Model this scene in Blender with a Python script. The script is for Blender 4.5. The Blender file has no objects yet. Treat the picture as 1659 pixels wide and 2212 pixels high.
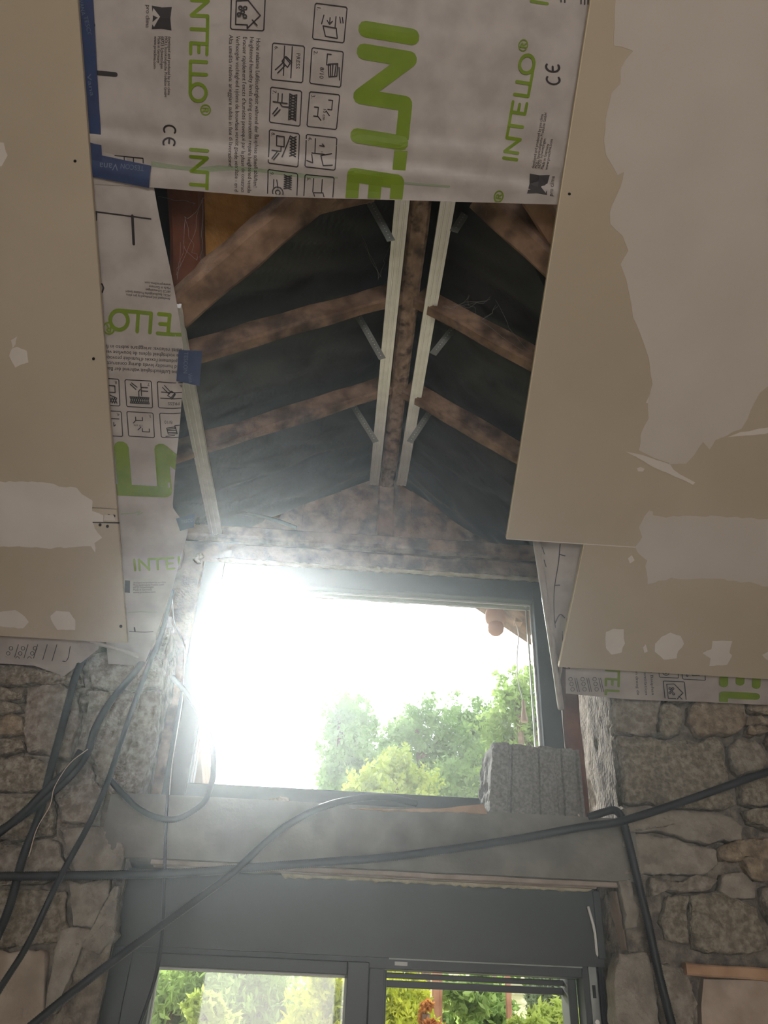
import bpy, bmesh, math, random
from mathutils import Vector, noise, Matrix
V = Vector
rnd = random.Random(7)
scene = bpy.context.scene
COL = scene.collection

# ------------------------------------------------------------------ camera
FPX = 1660.0
PITCH, YAW, ROLL = math.radians(32.73), math.radians(2.29), math.radians(2.53)
EYE = V((0, 0, 1.6))
fwd = V((math.sin(YAW) * math.cos(PITCH), math.cos(YAW) * math.cos(PITCH), math.sin(PITCH)))
_r = V((math.cos(YAW), -math.sin(YAW), 0)); _u = _r.cross(fwd)
RIGHT = math.cos(ROLL) * _r + math.sin(ROLL) * _u
UP = -math.sin(ROLL) * _r + math.cos(ROLL) * _u
cam = bpy.data.cameras.new('camera'); camo = bpy.data.objects.new('camera', cam); COL.objects.link(camo)
camo.matrix_world = Matrix(((RIGHT.x, UP.x, -fwd.x, EYE.x), (RIGHT.y, UP.y, -fwd.y, EYE.y), (RIGHT.z, UP.z, -fwd.z, EYE.z), (0, 0, 0, 1)))
cam.sensor_fit = 'VERTICAL'; cam.sensor_height = 36; cam.sensor_width = 27; cam.lens = 36 * FPX / 2212
cam.clip_start = 0.02; cam.clip_end = 500
scene.camera = camo

# ------------------------------------------------------------------ world, sun, added back light, exposure
SKY = 3.3
SUN = 7.5
BACK = 50.0
w = bpy.data.worlds.new('sky'); scene.world = w; w.use_nodes = True
nt = w.node_tree; nt.nodes.clear()
tc = nt.nodes.new('ShaderNodeTexCoord'); nz = nt.nodes.new('ShaderNodeTexNoise')
nz.inputs['Scale'].default_value = 3.0; nz.inputs['Detail'].default_value = 5
rp = nt.nodes.new('ShaderNodeValToRGB')
rp.color_ramp.elements[0].position = 0.3; rp.color_ramp.elements[0].color = (0.78, 0.86, 1.0, 1)
rp.color_ramp.elements[1].position = 0.6; rp.color_ramp.elements[1].color = (1.0, 1.0, 1.0, 1)
bg = nt.nodes.new('ShaderNodeBackground'); bg.inputs['Strength'].default_value = SKY
ou = nt.nodes.new('ShaderNodeOutputWorld')
nt.links.new(tc.outputs['Generated'], nz.inputs['Vector']); nt.links.new(nz.outputs['Fac'], rp.inputs['Fac'])
nt.links.new(rp.outputs['Color'], bg.inputs['Color']); nt.links.new(bg.outputs['Background'], ou.inputs['Surface'])

def ray(px):
    return RIGHT * ((px[0] - 829.5) / FPX) - UP * ((px[1] - 1106) / FPX) + fwd

sun_l = bpy.data.lights.new('sun', 'SUN'); sun_l.energy = SUN; sun_l.angle = math.radians(0.6); sun_l.color = (1.0, 0.97, 0.9)
suno = bpy.data.objects.new('sun', sun_l); COL.objects.link(suno)
SUNDIR = ray((505, 1390)).normalized()
suno.rotation_euler = SUNDIR.to_track_quat('Z', 'Y').to_euler(); suno.location = SUNDIR * 30 + V((0, 0, 2))

fill_l = bpy.data.lights.new('back_fill_offscreen', 'AREA'); fill_l.shape = 'RECTANGLE'; fill_l.size = 2.4; fill_l.size_y = 1.5  # added area light filling the room from behind, at an invented window
fill_l.energy = BACK; fill_l.color = (1.0, 0.92, 0.83)
fillo = bpy.data.objects.new('back_fill_offscreen', fill_l); COL.objects.link(fillo)
fillo.location = (0.1, -2.83, 1.5)
fillo.rotation_euler = V((0, -1, 0)).to_track_quat('Z', 'Y').to_euler()

vs = scene.view_settings
vs.view_transform = 'Standard'; vs.look = 'None'; vs.gamma = 1.0; vs.use_curve_mapping = False
vs.exposure = 0.0
try:
    scene.cycles.max_bounces = 8; scene.cycles.transparent_max_bounces = 16; scene.cycles.volume_bounces = 0
    scene.cycles.use_denoising = True
except Exception:
    pass

# ------------------------------------------------------------------ picking points on the room's planes
D = 2.3                                   # inner face of the stone wall
SA = math.radians(32.8)                   # pitch of the sloping ceiling
SN = V((0, math.sin(SA), math.cos(SA)))   # its normal, pointing out of the room
SP = V((0, 2.15, 2.473))                  # a point on its room face
SDIR = V((0, -math.cos(SA), math.sin(SA)))  # up the slope, towards the room

def onY(px, y):
    d = ray(px); return EYE + d * (y / d.y)
def onX(px, x):
    d = ray(px); return EYE + d * (x / d.x)
def onZ(px, z):
    d = ray(px); return EYE + d * ((z - EYE.z) / d.z)
def onS(px, off=0.0):
    d = ray(px); c = SN.dot(SP - EYE) + off; return EYE + d * (c / SN.dot(d))
def S(x, t, off=0.0):
    return V((x, SP.y, SP.z)) + SDIR * t + SN * off
def tS(p):
    return (p - SP).dot(SDIR)

# ------------------------------------------------------------------ materials
MATS = {}
def mat(name, c1, c2=None, rough=0.8, scale=8.0, detail=6.0, bump=0.0, bscale=None, metal=0.0, spec=0.3, stretch=None, lo=0.35, hi=0.65, c3=None, s3=2.0, trans=0.0):
    m = bpy.data.materials.new(name); m.use_nodes = True; t = m.node_tree; t.nodes.clear(); N = t.nodes.new; L = t.links.new
    out = N('ShaderNodeOutputMaterial'); b = N('ShaderNodeBsdfPrincipled')
    b.inputs['Roughness'].default_value = rough; b.inputs['Metallic'].default_value = metal
    b.inputs['Specular IOR Level'].default_value = spec
    co = N('ShaderNodeTexCoord'); mp = N('ShaderNodeMapping'); L(co.outputs['Object'], mp.inputs['Vector'])
    if stretch: mp.inputs['Scale'].default_value = stretch
    n1 = N('ShaderNodeTexNoise'); n1.inputs['Scale'].default_value = scale; n1.inputs['Detail'].default_value = detail
    L(mp.outputs['Vector'], n1.inputs['Vector'])
    r = N('ShaderNodeValToRGB'); r.color_ramp.elements[0].position = lo; r.color_ramp.elements[1].position = hi
    r.color_ramp.elements[0].color = (*c1, 1); r.color_ramp.elements[1].color = (*(c2 or c1), 1)
    L(n1.outputs['Fac'], r.inputs['Fac']); colr = r.outputs['Color']
    if c3:
        n3 = N('ShaderNodeTexNoise'); n3.inputs['Scale'].default_value = s3; n3.inputs['Detail'].default_value = 4
        L(co.outputs['Object'], n3.inputs['Vector'])
        r3 = N('ShaderNodeValToRGB'); r3.color_ramp.elements[0].position = 0.5; r3.color_ramp.elements[1].position = 0.66
        L(n3.outputs['Fac'], r3.inputs['Fac'])
        mx = N('ShaderNodeMix'); mx.data_type = 'RGBA'; L(r3.outputs['Color'], mx.inputs[0]); L(colr, mx.inputs[6]); mx.inputs[7].default_value = (*c3, 1)
        colr = mx.outputs[2]
    L(colr, b.inputs['Base Color'])
    if bump:
        nb = N('ShaderNodeTexNoise'); nb.inputs['Scale'].default_value = bscale or scale * 4; nb.inputs['Detail'].default_value = 8
        L(mp.outputs['Vector'], nb.inputs['Vector'])
        bp = N('ShaderNodeBump'); bp.inputs['Strength'].default_value = min(1, bump); bp.inputs['Distance'].default_value = 0.01 * max(1, bump)
        L(nb.outputs['Fac'], bp.inputs['Height']); L(bp.outputs['Normal'], b.inputs['Normal'])
    sh = b.outputs['BSDF']
    if trans:
        tr = N('ShaderNodeBsdfTranslucent'); L(colr, tr.inputs['Color']); ms = N('ShaderNodeMixShader'); ms.inputs[0].default_value = trans
        L(sh, ms.inputs[1]); L(tr.outputs['BSDF'], ms.inputs[2]); sh = ms.outputs['Shader']
    L(sh, out.inputs['Surface']); MATS[name] = m; return m

def glass(name, dust, tint=(0.97, 0.98, 0.97)):
    m = bpy.data.materials.new(name); m.use_nodes = True; t = m.node_tree; t.nodes.clear(); N = t.nodes.new; L = t.links.new
    out = N('ShaderNodeOutputMaterial'); tr = N('ShaderNodeBsdfTransparent'); tr.inputs['Color'].default_value = (*tint, 1)
    gl = N('ShaderNodeBsdfGlossy'); gl.inputs['Roughness'].default_value = 0.02; gl.inputs['Color'].default_value = (1, 1, 1, 1)
    m1 = N('ShaderNodeMixShader'); m1.inputs[0].default_value = 0.035; L(tr.outputs[0], m1.inputs[1]); L(gl.outputs[0], m1.inputs[2])
    tl = N('ShaderNodeBsdfTranslucent'); tl.inputs['Color'].default_value = (0.8, 0.8, 0.78, 1)
    co = N('ShaderNodeTexCoord'); nn = N('ShaderNodeTexNoise'); nn.inputs['Scale'].default_value = 5; nn.inputs['Detail'].default_value = 6
    L(co.outputs['Object'], nn.inputs['Vector'])
    mu = N('ShaderNodeMath'); mu.operation = 'MULTIPLY'; mu.inputs[1].default_value = dust * 2; L(nn.outputs['Fac'], mu.inputs[0])
    m2 = N('ShaderNodeMixShader'); L(mu.outputs[0], m2.inputs[0]); L(m1.outputs[0], m2.inputs[1]); L(tl.outputs[0], m2.inputs[2])
    L(m2.outputs[0], out.inputs['Surface']); MATS[name] = m; return m

mat('plasterboard', (0.385, 0.318, 0.238), (0.42, 0.35, 0.265), 0.9, 3.0, 3, 0.03, 300)
mat('board_edge', (0.55, 0.47, 0.33), None, 0.9)
mat('filler', (0.455, 0.40, 0.355), (0.49, 0.435, 0.39), 0.85, 4.0, 4, 0.04, 60)
mat('filler_white', (0.53, 0.475, 0.43), (0.58, 0.525, 0.48), 0.85, 6.0, 4, 0.04, 60)
mat('membrane', (0.32, 0.28, 0.26), (0.41, 0.365, 0.34), 0.42, 14.0, 6, 0.05, 60, spec=0.4)
mat('print_green', (0.13, 0.20, 0.004), (0.16, 0.235, 0.008), 0.5, 20)
mat('print_black', (0.025, 0.022, 0.024), None, 0.5)
mat('stain_green', (0.25, 0.29, 0.20), None, 0.7)
mat('tape_blue', (0.012, 0.026, 0.085), (0.02, 0.04, 0.12), 0.45, 30, spec=0.5)
mat('tape_print', (0.12, 0.15, 0.22), None, 0.5)
mat('zinc', (0.74, 0.71, 0.68), (0.84, 0.81, 0.78), 0.42, 20, 5, 0.0, metal=0.35, spec=0.5)
mat('old_wood', (0.13, 0.075, 0.045), (0.33, 0.21, 0.14), 0.9, 14, 8, 0.6, 50, c3=(0.06, 0.04, 0.03), s3=9)
mat('ridge_wood', (0.20, 0.125, 0.085), (0.42, 0.29, 0.21), 0.9, 45, 6, 0.8, 60, stretch=(1, 0.5, 1), c3=(0.09, 0.06, 0.045), s3=25)
mat('pale_wood', (0.28, 0.16, 0.09), (0.42, 0.27, 0.17), 0.85, 12, 6, 0.3, 50)
mat('red_wood', (0.10, 0.03, 0.015), (0.17, 0.06, 0.03), 0.85, 10, 6, 0.2, 50)
mat('fibreboard', (0.42, 0.20, 0.05), (0.54, 0.28, 0.08), 0.95, 30, 8, 0.3, 120)
mat('underlay', (0.010, 0.010, 0.011), (0.026, 0.027, 0.028), 0.5, 7, 6, 0.15, 40, spec=0.3)
mat('cobweb', (0.26, 0.25, 0.235), None, 1.0)
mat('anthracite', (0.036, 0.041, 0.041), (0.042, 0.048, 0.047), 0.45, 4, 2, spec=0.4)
mat('rubber', (0.02, 0.021, 0.022), None, 0.6, spec=0.3)
mat('seal', (0.5, 0.5, 0.47), None, 0.5)
mat('concrete', (0.16, 0.15, 0.132), (0.22, 0.205, 0.18), 0.92, 8, 8, 0.12, 90, c3=(0.13, 0.12, 0.105), s3=5)
mat('block_concrete', (0.14, 0.133, 0.122), (0.23, 0.22, 0.205), 0.95, 120, 6, 0.6, 160)
mat('stone', (0.167, 0.141, 0.106), (0.352, 0.308, 0.242), 0.95, 60, 10, 1.6, 110, c3=(0.17, 0.145, 0.11), s3=55)
mat('stone_grey', (0.185, 0.158, 0.128), (0.334, 0.295, 0.246), 0.95, 45, 10, 1.2, 100, c3=(0.19, 0.16, 0.13), s3=40)
mat('stone_orange', (0.194, 0.145, 0.097), (0.352, 0.282, 0.202), 0.95, 40, 10, 1.4, 90, c3=(0.18, 0.135, 0.095), s3=35)
mat('mortar', (0.132, 0.110, 0.088), (0.290, 0.251, 0.202), 0.97, 30, 10, 1.5, 80, c3=(0.12, 0.10, 0.085), s3=22)
mat('cement', (0.211, 0.185, 0.154), (0.308, 0.273, 0.229), 0.93, 22, 9, 0.9, 70, c3=(0.19, 0.165, 0.14), s3=18)
mat('plaster_pink', (0.30, 0.235, 0.185), (0.40, 0.325, 0.265), 0.9, 14, 8, 0.4, 50, c3=(0.27, 0.215, 0.17), s3=9)
mat('conduit', (0.012, 0.013, 0.015), None, 0.5, spec=0.35)
mat('wire_white', (0.65, 0.64, 0.6), None, 0.5)
mat('foam', (0.42, 0.36, 0.24), (0.56, 0.50, 0.36), 0.9, 30, 5, 0.6, 80)
mat('paint_white', (0.55, 0.53, 0.50), None, 0.8)
mat('wall_paint', (0.55, 0.50, 0.42), (0.60, 0.55, 0.47), 0.9, 4)
mat('floor_concrete', (0.44, 0.40, 0.34), (0.52, 0.48, 0.41), 0.9, 4)
mat('dusty_wood', (0.27, 0.21, 0.175), (0.38, 0.31, 0.265), 0.9, 14, 6, 0.3, 60)
mat('steel', (0.22, 0.23, 0.21), (0.30, 0.31, 0.29), 0.45, 20, metal=0.3)
mat('screw', (0.02, 0.02, 0.02), None, 0.4, metal=0.6)
mat('terracotta', (0.50, 0.27, 0.19), (0.62, 0.38, 0.28), 0.6, 8, trans=0.2)
mat('cord', (0.5, 0.38, 0.3), None, 0.9)
mat('leaf_mid', (0.22, 0.34, 0.08), (0.34, 0.46, 0.14), 0.6, 3, 3, trans=0.65)
mat('leaf_far', (0.17, 0.28, 0.09), (0.29, 0.40, 0.16), 0.7, 0.8, 3, trans=0.6)
mat('leaf_lime', (0.32, 0.41, 0.08), (0.46, 0.53, 0.12), 0.6, 1.5, 3, trans=0.5)
mat('leaf_yellow', (0.35, 0.41, 0.03), (0.54, 0.56, 0.05), 0.6, 6, 3, trans=0.5)
mat('leaf_blue', (0.12, 0.17, 0.09), (0.20, 0.25, 0.14), 0.7, 3, 3, trans=0.4)
mat('leaf_red', (0.38, 0.12, 0.03), (0.48, 0.22, 0.05), 0.7, 3, 3, trans=0.4)
mat('bark', (0.12, 0.08, 0.05), (0.2, 0.14, 0.1), 0.9, 12, 6, 0.6, 30)
mat('rust', (0.30, 0.14, 0.08), (0.42, 0.22, 0.13), 0.8, 14)
mat('meadow', (0.27, 0.26, 0.12), (0.40, 0.37, 0.20), 0.95, 1.2, 8, 0.5, 20)
glass('pane_clean', 0.012); glass('pane_dusty', 0.012)

# ------------------------------------------------------------------ object helpers
ORG = {}
def obj(name, verts, faces, m, parent=None, smooth=False, org=None):
    if parent is not None: o0 = ORG[parent]
    elif org is not None: o0 = V(org)
    else:
        xs = [v[0] for v in verts]; ys = [v[1] for v in verts]; zs = [v[2] for v in verts]
        o0 = V(((min(xs) + max(xs)) / 2, (min(ys) + max(ys)) / 2, min(zs)))
    me = bpy.data.meshes.new(name)
    me.from_pydata([tuple(V(v) - o0) for v in verts], [], faces); me.update()
    bm = bmesh.new(); bm.from_mesh(me); bmesh.ops.recalc_face_normals(bm, faces=bm.faces); bm.to_mesh(me); bm.free()
    me.materials.append(MATS[m])
    if smooth:
        for p in me.polygons: p.use_smooth = True
    o = bpy.data.objects.new(name, me); COL.objects.link(o)
    if parent is not None: o.parent = parent
    else: o.location = o0
    ORG[o] = o0
    return o
def empty(name, loc):
    o = bpy.data.objects.new(name, None); COL.objects.link(o); o.location = loc; o.empty_display_size = 0.05; ORG[o] = V(loc); return o
def tag(o, label=None, cat=None, group=None, kind=None):
    if label: o['label'] = label
    if cat: o['category'] = cat
    if group: o['group'] = group
    if kind: o['kind'] = kind
    return o

class MB:
    def __init__(s): s.v = []; s.f = []
    def add(s, v, f):
        k = len(s.v); s.v += [V(x) for x in v]; s.f += [[i + k for i in q] for q in f]
    def box(s, a, b):
        x0, y0, z0 = a; x1, y1, z1 = b
        s.add([(x0, y0, z0), (x1, y0, z0), (x1, y1, z0), (x0, y1, z0), (x0, y0, z1), (x1, y0, z1), (x1, y1, z1), (x0, y1, z1)],
              [(0, 3, 2, 1), (4, 5, 6, 7), (0, 1, 5, 4), (1, 2, 6, 5), (2, 3, 7, 6), (3, 0, 4, 7)])
    def grid(s, fn, nu, nv):
        k = len(s.v)
        for j in range(nv + 1):
            for i in range(nu + 1): s.v.append(V(fn(i / nu, j / nv)))
        for j in range(nv):
            for i in range(nu):
                a = k + j * (nu + 1) + i; s.f.append([a, a + 1, a + nu + 2, a + nu + 1])
    def build(s, name, m, parent=None, smooth=False, org=None): return obj(name, s.v, s.f, m, parent, smooth, org)

def box(name, a, b, m, parent=None, bevel=0.0):
    mb = MB(); mb.box(a, b); o = mb.build(name, m, parent)
    if bevel:
        bm = bmesh.new(); bm.from_mesh(o.data); bmesh.ops.bevel(bm, geom=list(bm.edges), offset=bevel, segments=2, affect='EDGES', profile=0.5); bm.to_mesh(o.data); bm.free()
    return o
def frame_of(p0, p1, up):
    d = (p1 - p0).normalized(); s = d.cross(up).normalized(); u = s.cross(d).normalized(); return d, s, u
def extrude(name, prof, p0, p1, up, m, parent=None, smooth=False, mb=None):
    p0 = V(p0); p1 = V(p1); d, s, u = frame_of(p0, p1, V(up)); n = len(prof); v = []; f = []
    for p in (p0, p1):
        for a, b in prof: v.append(p + s * a + u * b)
    for i in range(n): f.append([i, (i + 1) % n, n + (i + 1) % n, n + i])
    f.append(list(range(n))[::-1]); f.append(list(range(n, 2 * n)))
    if mb is not None: mb.add(v, f); return mb
    return obj(name, v, f, m, parent, smooth)
def timber(name, p0, p1, wd, ht, up, m, parent=None, seg=14, rough=0.004, seed=0, bow=0.0):
    """rough-sawn beam: chamfered section, surface uneven along its length"""
    p0 = V(p0); p1 = V(p1); d, s, u = frame_of(p0, p1, V(up)); c = min(wd, ht) * 0.14; v = []; f = []
    pr = [(-wd / 2, -ht / 2 + c), (-wd / 2 + c, -ht / 2), (0, -ht / 2), (wd / 2 - c, -ht / 2), (wd / 2, -ht / 2 + c), (wd / 2, ht / 2 - c), (wd / 2 - c, ht / 2), (-wd / 2 + c, ht / 2), (-wd / 2, ht / 2 - c)]
    n = len(pr)
    for k in range(seg + 1):
        q = p0.lerp(p1, k / seg) + u * bow * math.sin(math.pi * k / seg)
        for a, b in pr:
            x = q + s * a + u * b; nv = noise.noise_vector(x * 9 + V((seed * 3.1, seed, 0))); x = x + (s * nv.x + u * nv.y) * rough; v.append(x)
    for k in range(seg):
        for i in range(n): f.append([k * n + i, k * n + (i + 1) % n, (k + 1) * n + (i + 1) % n, (k + 1) * n + i])
    f.append(list(range(n))[::-1]); f.append([seg * n + i for i in range(n)])
    return obj(name, v, f, m, parent, False)
def smooth_path(pts, step):
    pts = [V(p) for p in pts]; P = [pts[0] * 2 - pts[1]] + pts + [pts[-1] * 2 - pts[-2]]; out = []
    for i in range(1, len(P) - 2):
        a, b, c, d = P[i - 1:i + 3]; n = max(2, int((c - b).length / step))
        for k in range(n):
            t = k / n
            out.append(0.5 * ((2 * b) + (c - a) * t + (2 * a - 5 * b + 4 * c - d) * t * t + (3 * b - a - 3 * c + d) * t ** 3))
    out.append(pts[-1]); return out
def tube(name, pts, r, m, parent=None, ridged=False, sides=8, step=None, mb=None):
    path = smooth_path(pts, step or (0.0026 if ridged else 0.012)); v = []; f = []; n = len(path); ref = V((0.3, 0.2, 1)).normalized(); t0 = None
    for i, p in enumerate(path):
        t = (path[min(i + 1, n - 1)] - path[max(i - 1, 0)]).normalized()
        a = t.cross(ref)
        if a.length < 1e-3: a = t.cross(V((1, 0, 0)))
        a.normalize(); ref = a.cross(t).normalized() if False else ref
        b = t.cross(a); rr = r * (1.0 if not ridged else (1.06 if i % 2 else 0.92))
        for k in range(sides):
            g = 2 * math.pi * k / sides; v.append(p + (a * math.cos(g) + b * math.sin(g)) * rr)
    for i in range(n - 1):
        for k in range(sides): f.append([i * sides + k, i * sides + (k + 1) % sides, (i + 1) * sides + (k + 1) % sides, (i + 1) * sides + k])
    f.append(list(range(sides))[::-1]); f.append([(n - 1) * sides + k for k in range(sides)])
    if mb is not None: mb.add(v, f); return mb
    return obj(name, v, f, m, parent, True)
def ragged(poly, step, amp, seed):
    r = random.Random(seed); out = []
    n = len(poly)
    for i in range(n):
        a, b = V(poly[i]).to_2d(), V(poly[(i + 1) % n]).to_2d(); k = max(1, int((b - a).length / step))
        for j in range(k):
            q = a.lerp(b, j / k); out.append((q.x + r.uniform(-amp, amp), q.y + r.uniform(-amp, amp)))
    return out
def slab(name, top, off, m, parent=None):
    """closed slab: outline 'top' and the same outline moved by vector off"""
    n = len(top); v = list(top) + [p + off for p in top]
    f = [list(range(n)), [n + i for i in range(n)][::-1]] + [[i, (i + 1) % n, n + (i + 1) % n, n + i] for i in range(n)]
    return obj(name, v, f, m, parent)

# ------------------------------------------------------------------ flat print (lettering and line drawings)
def strokes(lines, wd):
    v = []; f = []; z = 0.0
    for ln in lines:
        for i in range(len(ln) - 1):
            a = V((ln[i][0], ln[i][1], 0)); b = V((ln[i + 1][0], ln[i + 1][1], 0)); d = b - a
            if d.length < 1e-6: continue
            d.normalize(); nn = V((-d.y, d.x, 0)) * wd / 2; k = len(v); z += 1
            v += [a - nn + V((0, 0, z)), b - nn + V((0, 0, z)), b + nn + V((0, 0, z)), a + nn + V((0, 0, z))]; f.append([k, k + 1, k + 2, k + 3])
        for p in ln:
            k = len(v); z += 1
            for q in range(10):
                g = 2 * math.pi * q / 10; v.append(V((p[0] + wd / 2 * math.cos(g), p[1] + wd / 2 * math.sin(g), z)))
            f.append(list(range(k, k + 10)))
    return v, f
def arc(cx, cy, rx, ry, a0=0, a1=360, n=20):
    return [(cx + rx * math.cos(math.radians(a0 + (a1 - a0) * i / n)), cy + ry * math.sin(math.radians(a0 + (a1 - a0) * i / n))) for i in range(n + 1)]
def logo(reg=True):
    L = [[(0, 0), (0, 1)], [(.4, 0), (.4, 1), (1.22, 0), (1.22, 1), (3.35, 1)], [(1.97, 0), (1.97, 1)], [(2.75, 1), (2.75, 0), (3.35, 0)], [(2.75, .5), (3.25, .5)],
         [(3.78, 1), (3.78, 0), (5.5, 0)], [(4.5, 0), (4.5, 1)], arc(5.55, .5, .5, .5)]
    return L
def regmark():
    return [arc(6.55, .98, .3, .3), [(6.45, .8), (6.45, 1.15), (6.58, 1.15), (6.65, 1.06), (6.58, .98), (6.45, .98)], [(6.56, .98), (6.66, .8)]]
_cache = {}
def text2d(body):
    if body in _cache: return _cache[body]
    cu = bpy.data.curves.new('tmp', 'FONT'); cu.body = body; cu.resolution_u = 2; o = bpy.data.objects.new('tmp', cu); COL.objects.link(o)
    bpy.context.view_layer.update()
    me = o.evaluated_get(bpy.context.evaluated_depsgraph_get()).to_mesh()
    v = [V((p.co.x, p.co.y, 0)) for p in me.vertices]; f = [list(p.vertices) for p in me.polygons]
    bpy.data.objects.remove(o); bpy.data.curves.remove(cu)
    _cache[body] = (v, f); return v, f
def icon(n):
    B = [(.04, 0), (.96, 0), (1, .04), (1, .96), (.96, 1), (.04, 1), (0, .96), (0, .04), (.04, 0)]
    sq = [B]
    zig = lambda x0, x1, y0, y1, k: [[(x0 + (x1 - x0) * i / k, y0 if i % 2 else y1) for i in range(k + 1)], [(x0 + (x1 - x0) * i / k, y1 if i % 2 else y0) for i in range(k + 1)]]
    d = {1: [[(.3, .68), (.62, .68)], [(.3, .3), (.55, .25)], [(.62, .72), (.9, .78), (.88, .4), (.6, .3), (.62, .72)], [(.35, .5), (.5, .5)], [(.44, .58), (.53, .5), (.44, .42)], [(.3, .8), (.45, .84)], [(.3, .88), (.45, .92)]],
         2: [[(.12, .62), (.12, .5), (.42, .5), (.42, .62)], [(.35, .85), (.7, .85), (.75, .6), (.4, .55), (.35, .85)], [(.38, .8), (.7, .78)], [(.38, .7), (.7, .7)], [(.4, .62), (.72, .65)], [(.45, .9), (.8, .95)]],
         3: [[(.18, .65), (.18, .78), (.45, .78), (.45, .65)], [(.42, .2), (.42, .33), (.68, .33), (.68, .2)], [(.5, .6), (.62, .72)], [(.78, .45), (.68, .34)]],
         4: [[(.1, .3), (.55, .3)], [(.5, .85), (.6, .5), (.9, .6), (.85, .9)], [(.6, .2), (.85, .25), (.8, .05)], [(.55, .62), (.55, .2)], [(.3, .45), (.3, .6), (.24, .54)]],
         5: [[(.1, .6), (.5, .6)], [(.1, .3), (.5, .3)], [(.5, .65), (.75, .75), (.78, .45), (.52, .32), (.5, .65)], [(.65, .2), (.85, .2), (.8, .26)]],
         6: [[(.05, .62), (.9, .62)], [(.05, .38), (.85, .38)], [(.35, .4), (.5, .58), (.62, .5), (.47, .32), (.35, .4)], [(.34, .46), (.46, .62)], [(.33, .43), (.48, .63)], [(.5, .36), (.72, .12)], [(.58, .42), (.8, .2)]],
         7: zig(.12, .85, .62, .85, 9) + [[(.12, .85), (.85, .85)], [(.12, .62), (.85, .62)], [(.15, .38), (.4, .38)], [(.15, .25), (.4, .25)], [(.4, .55), (.4, .1)], [(.5, .6), (.5, .4), (.44, .33)], [(.55, .25), (.75, .1)], [(.6, .33), (.8, .15)]],
         8: zig(.1, .7, .7, .9, 7) + [[(.1, .7), (.75, .45)], [(.15, .25), (.45, .25), (.45, .5), (.15, .5), (.15, .25)], [(.45, .4), (.6, .4), (.6, .1)], [(.62, .28), (.85, .12)], [(.66, .34), (.88, .18)]],
         9: zig(.1, .55, .55, .8, 6) + [arc(.7, .35, .18, .18, n=14), arc(.7, .35, .08, .08, n=10), [(.3, .3), (.55, .35)], [(.3, .2), (.55, .2)]]}[n]
    return sq + d
HOUSE = [[(.04, 0), (.96, 0), (1, .04), (1, .96), (.96, 1), (.04, 1), (0, .96), (0, .04), (.04, 0)], [(.15, .15), (.85, .15), (.85, .5), (.95, .5), (.55, .88), (.12, .5), (.15, .15)],
         arc(.35, .42, .05, .05, n=10), arc(.48, .35, .05, .05, n=10), arc(.35, .28, .05, .05, n=10), arc(.6, .42, .05, .05, n=10), arc(.55, .25, .05, .05, n=10), [(.7, .65), (.85, .8)]]
CEMARK = [arc(.45, .5, .45, .5, 60, 300, 14), arc(1.65, .5, .45, .5, 60, 300, 14), [(1.25, .5), (1.7, .5)]]
EMBLEM = [[(0, 0), (1, 0), (1, 1), (0, 1)]]

CLIP = {}
def place(name, vf, P0, P1, P2, L, H, m, parent, lift, surf=None, clip=None, z=0.00002):
    """lay flat artwork (local x 0..L, y 0..H) on the parallelogram P0, P1 (x end), P2 (y end)"""
    ex = (P1 - P0) / L; ey = (P2 - P0) / H; v = []; nrm = ex.cross(ey).normalized()
    if nrm.dot(EYE - P0) < 0: nrm = -nrm
    bm = bmesh.new()
    bv = [bm.verts.new(P0 + ex * q.x + ey * q.y + nrm * (q.z * z)) for q in vf[0]]
    for q in vf[1]:
        try: bm.faces.new([bv[i] for i in q])
        except ValueError: pass
    for (co, no) in (clip or []):
        g = list(bm.verts) + list(bm.edges) + list(bm.faces)
        bmesh.ops.bisect_plane(bm, geom=g, plane_co=co, plane_no=no, clear_outer=True)
    if surf:
        bmesh.ops.triangulate(bm, faces=[f for f in bm.faces if len(f.verts) > 4])
        lng = [e for e in bm.edges if e.calc_length() > 0.03]
        if lng: bmesh.ops.subdivide_edges(bm, edges=lng, cuts=2, use_grid_fill=True)
    bm.verts.ensure_lookup_table(); bm.verts.index_update()
    vv = [p.co.copy() for p in bm.verts]; ff = [[q.index for q in f.verts] for f in bm.faces]; bm.free()
    if not ff: return None
    if surf: vv = [p + SN * surf(p) for p in vv]
    vv = [p + nrm * lift for p in vv]
    me = obj(name, vv, ff, m, parent)
    return me

exec_order = []

# ================================================================== THE SETTING
def ZS(y): return SP.z + (SP.y - y) * math.tan(SA)
tag(box('floor', (-2.6, -2.8, -0.1), (2.8, 2.7, 0.0), 'floor_concrete'), kind='structure')
tag(box('wall_left', (-2.6, -2.8, 0), (-2.5, 2.3, 4.1), 'wall_paint'), kind='structure')
tag(box('wall_right', (2.7, -2.8, 0), (2.8, 2.3, 4.1), 'wall_paint'), kind='structure')
mb = MB()
mb.box((-2.6, -2.8, 0), (2.8, -2.68, 0.75)); mb.box((-2.6, -2.8, 2.25), (2.8, -2.68, 4.2))
mb.box((-2.6, -2.8, 0.75), (-1.1, -2.68, 2.25)); mb.box((1.3, -2.8, 0.75), (2.8, -2.68, 2.25))
tag(mb.build('wall_back', 'wall_paint'), kind='structure')
mb = MB()
for a, b in (((-1.1, -2.79, .75), (-1.04, -2.7, 2.25)), ((1.24, -2.79, .75), (1.3, -2.7, 2.25)), ((-1.04, -2.79, .75), (1.24, -2.7, .81)), ((-1.04, -2.79, 2.19), (1.24, -2.7, 2.25)), ((0.07, -2.79, .81), (0.13, -2.7, 2.19))): mb.box(a, b)
tag(mb.build('window_3_added', 'paint_white'), kind='structure')  # unseen window, invented to let light in from behind

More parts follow.
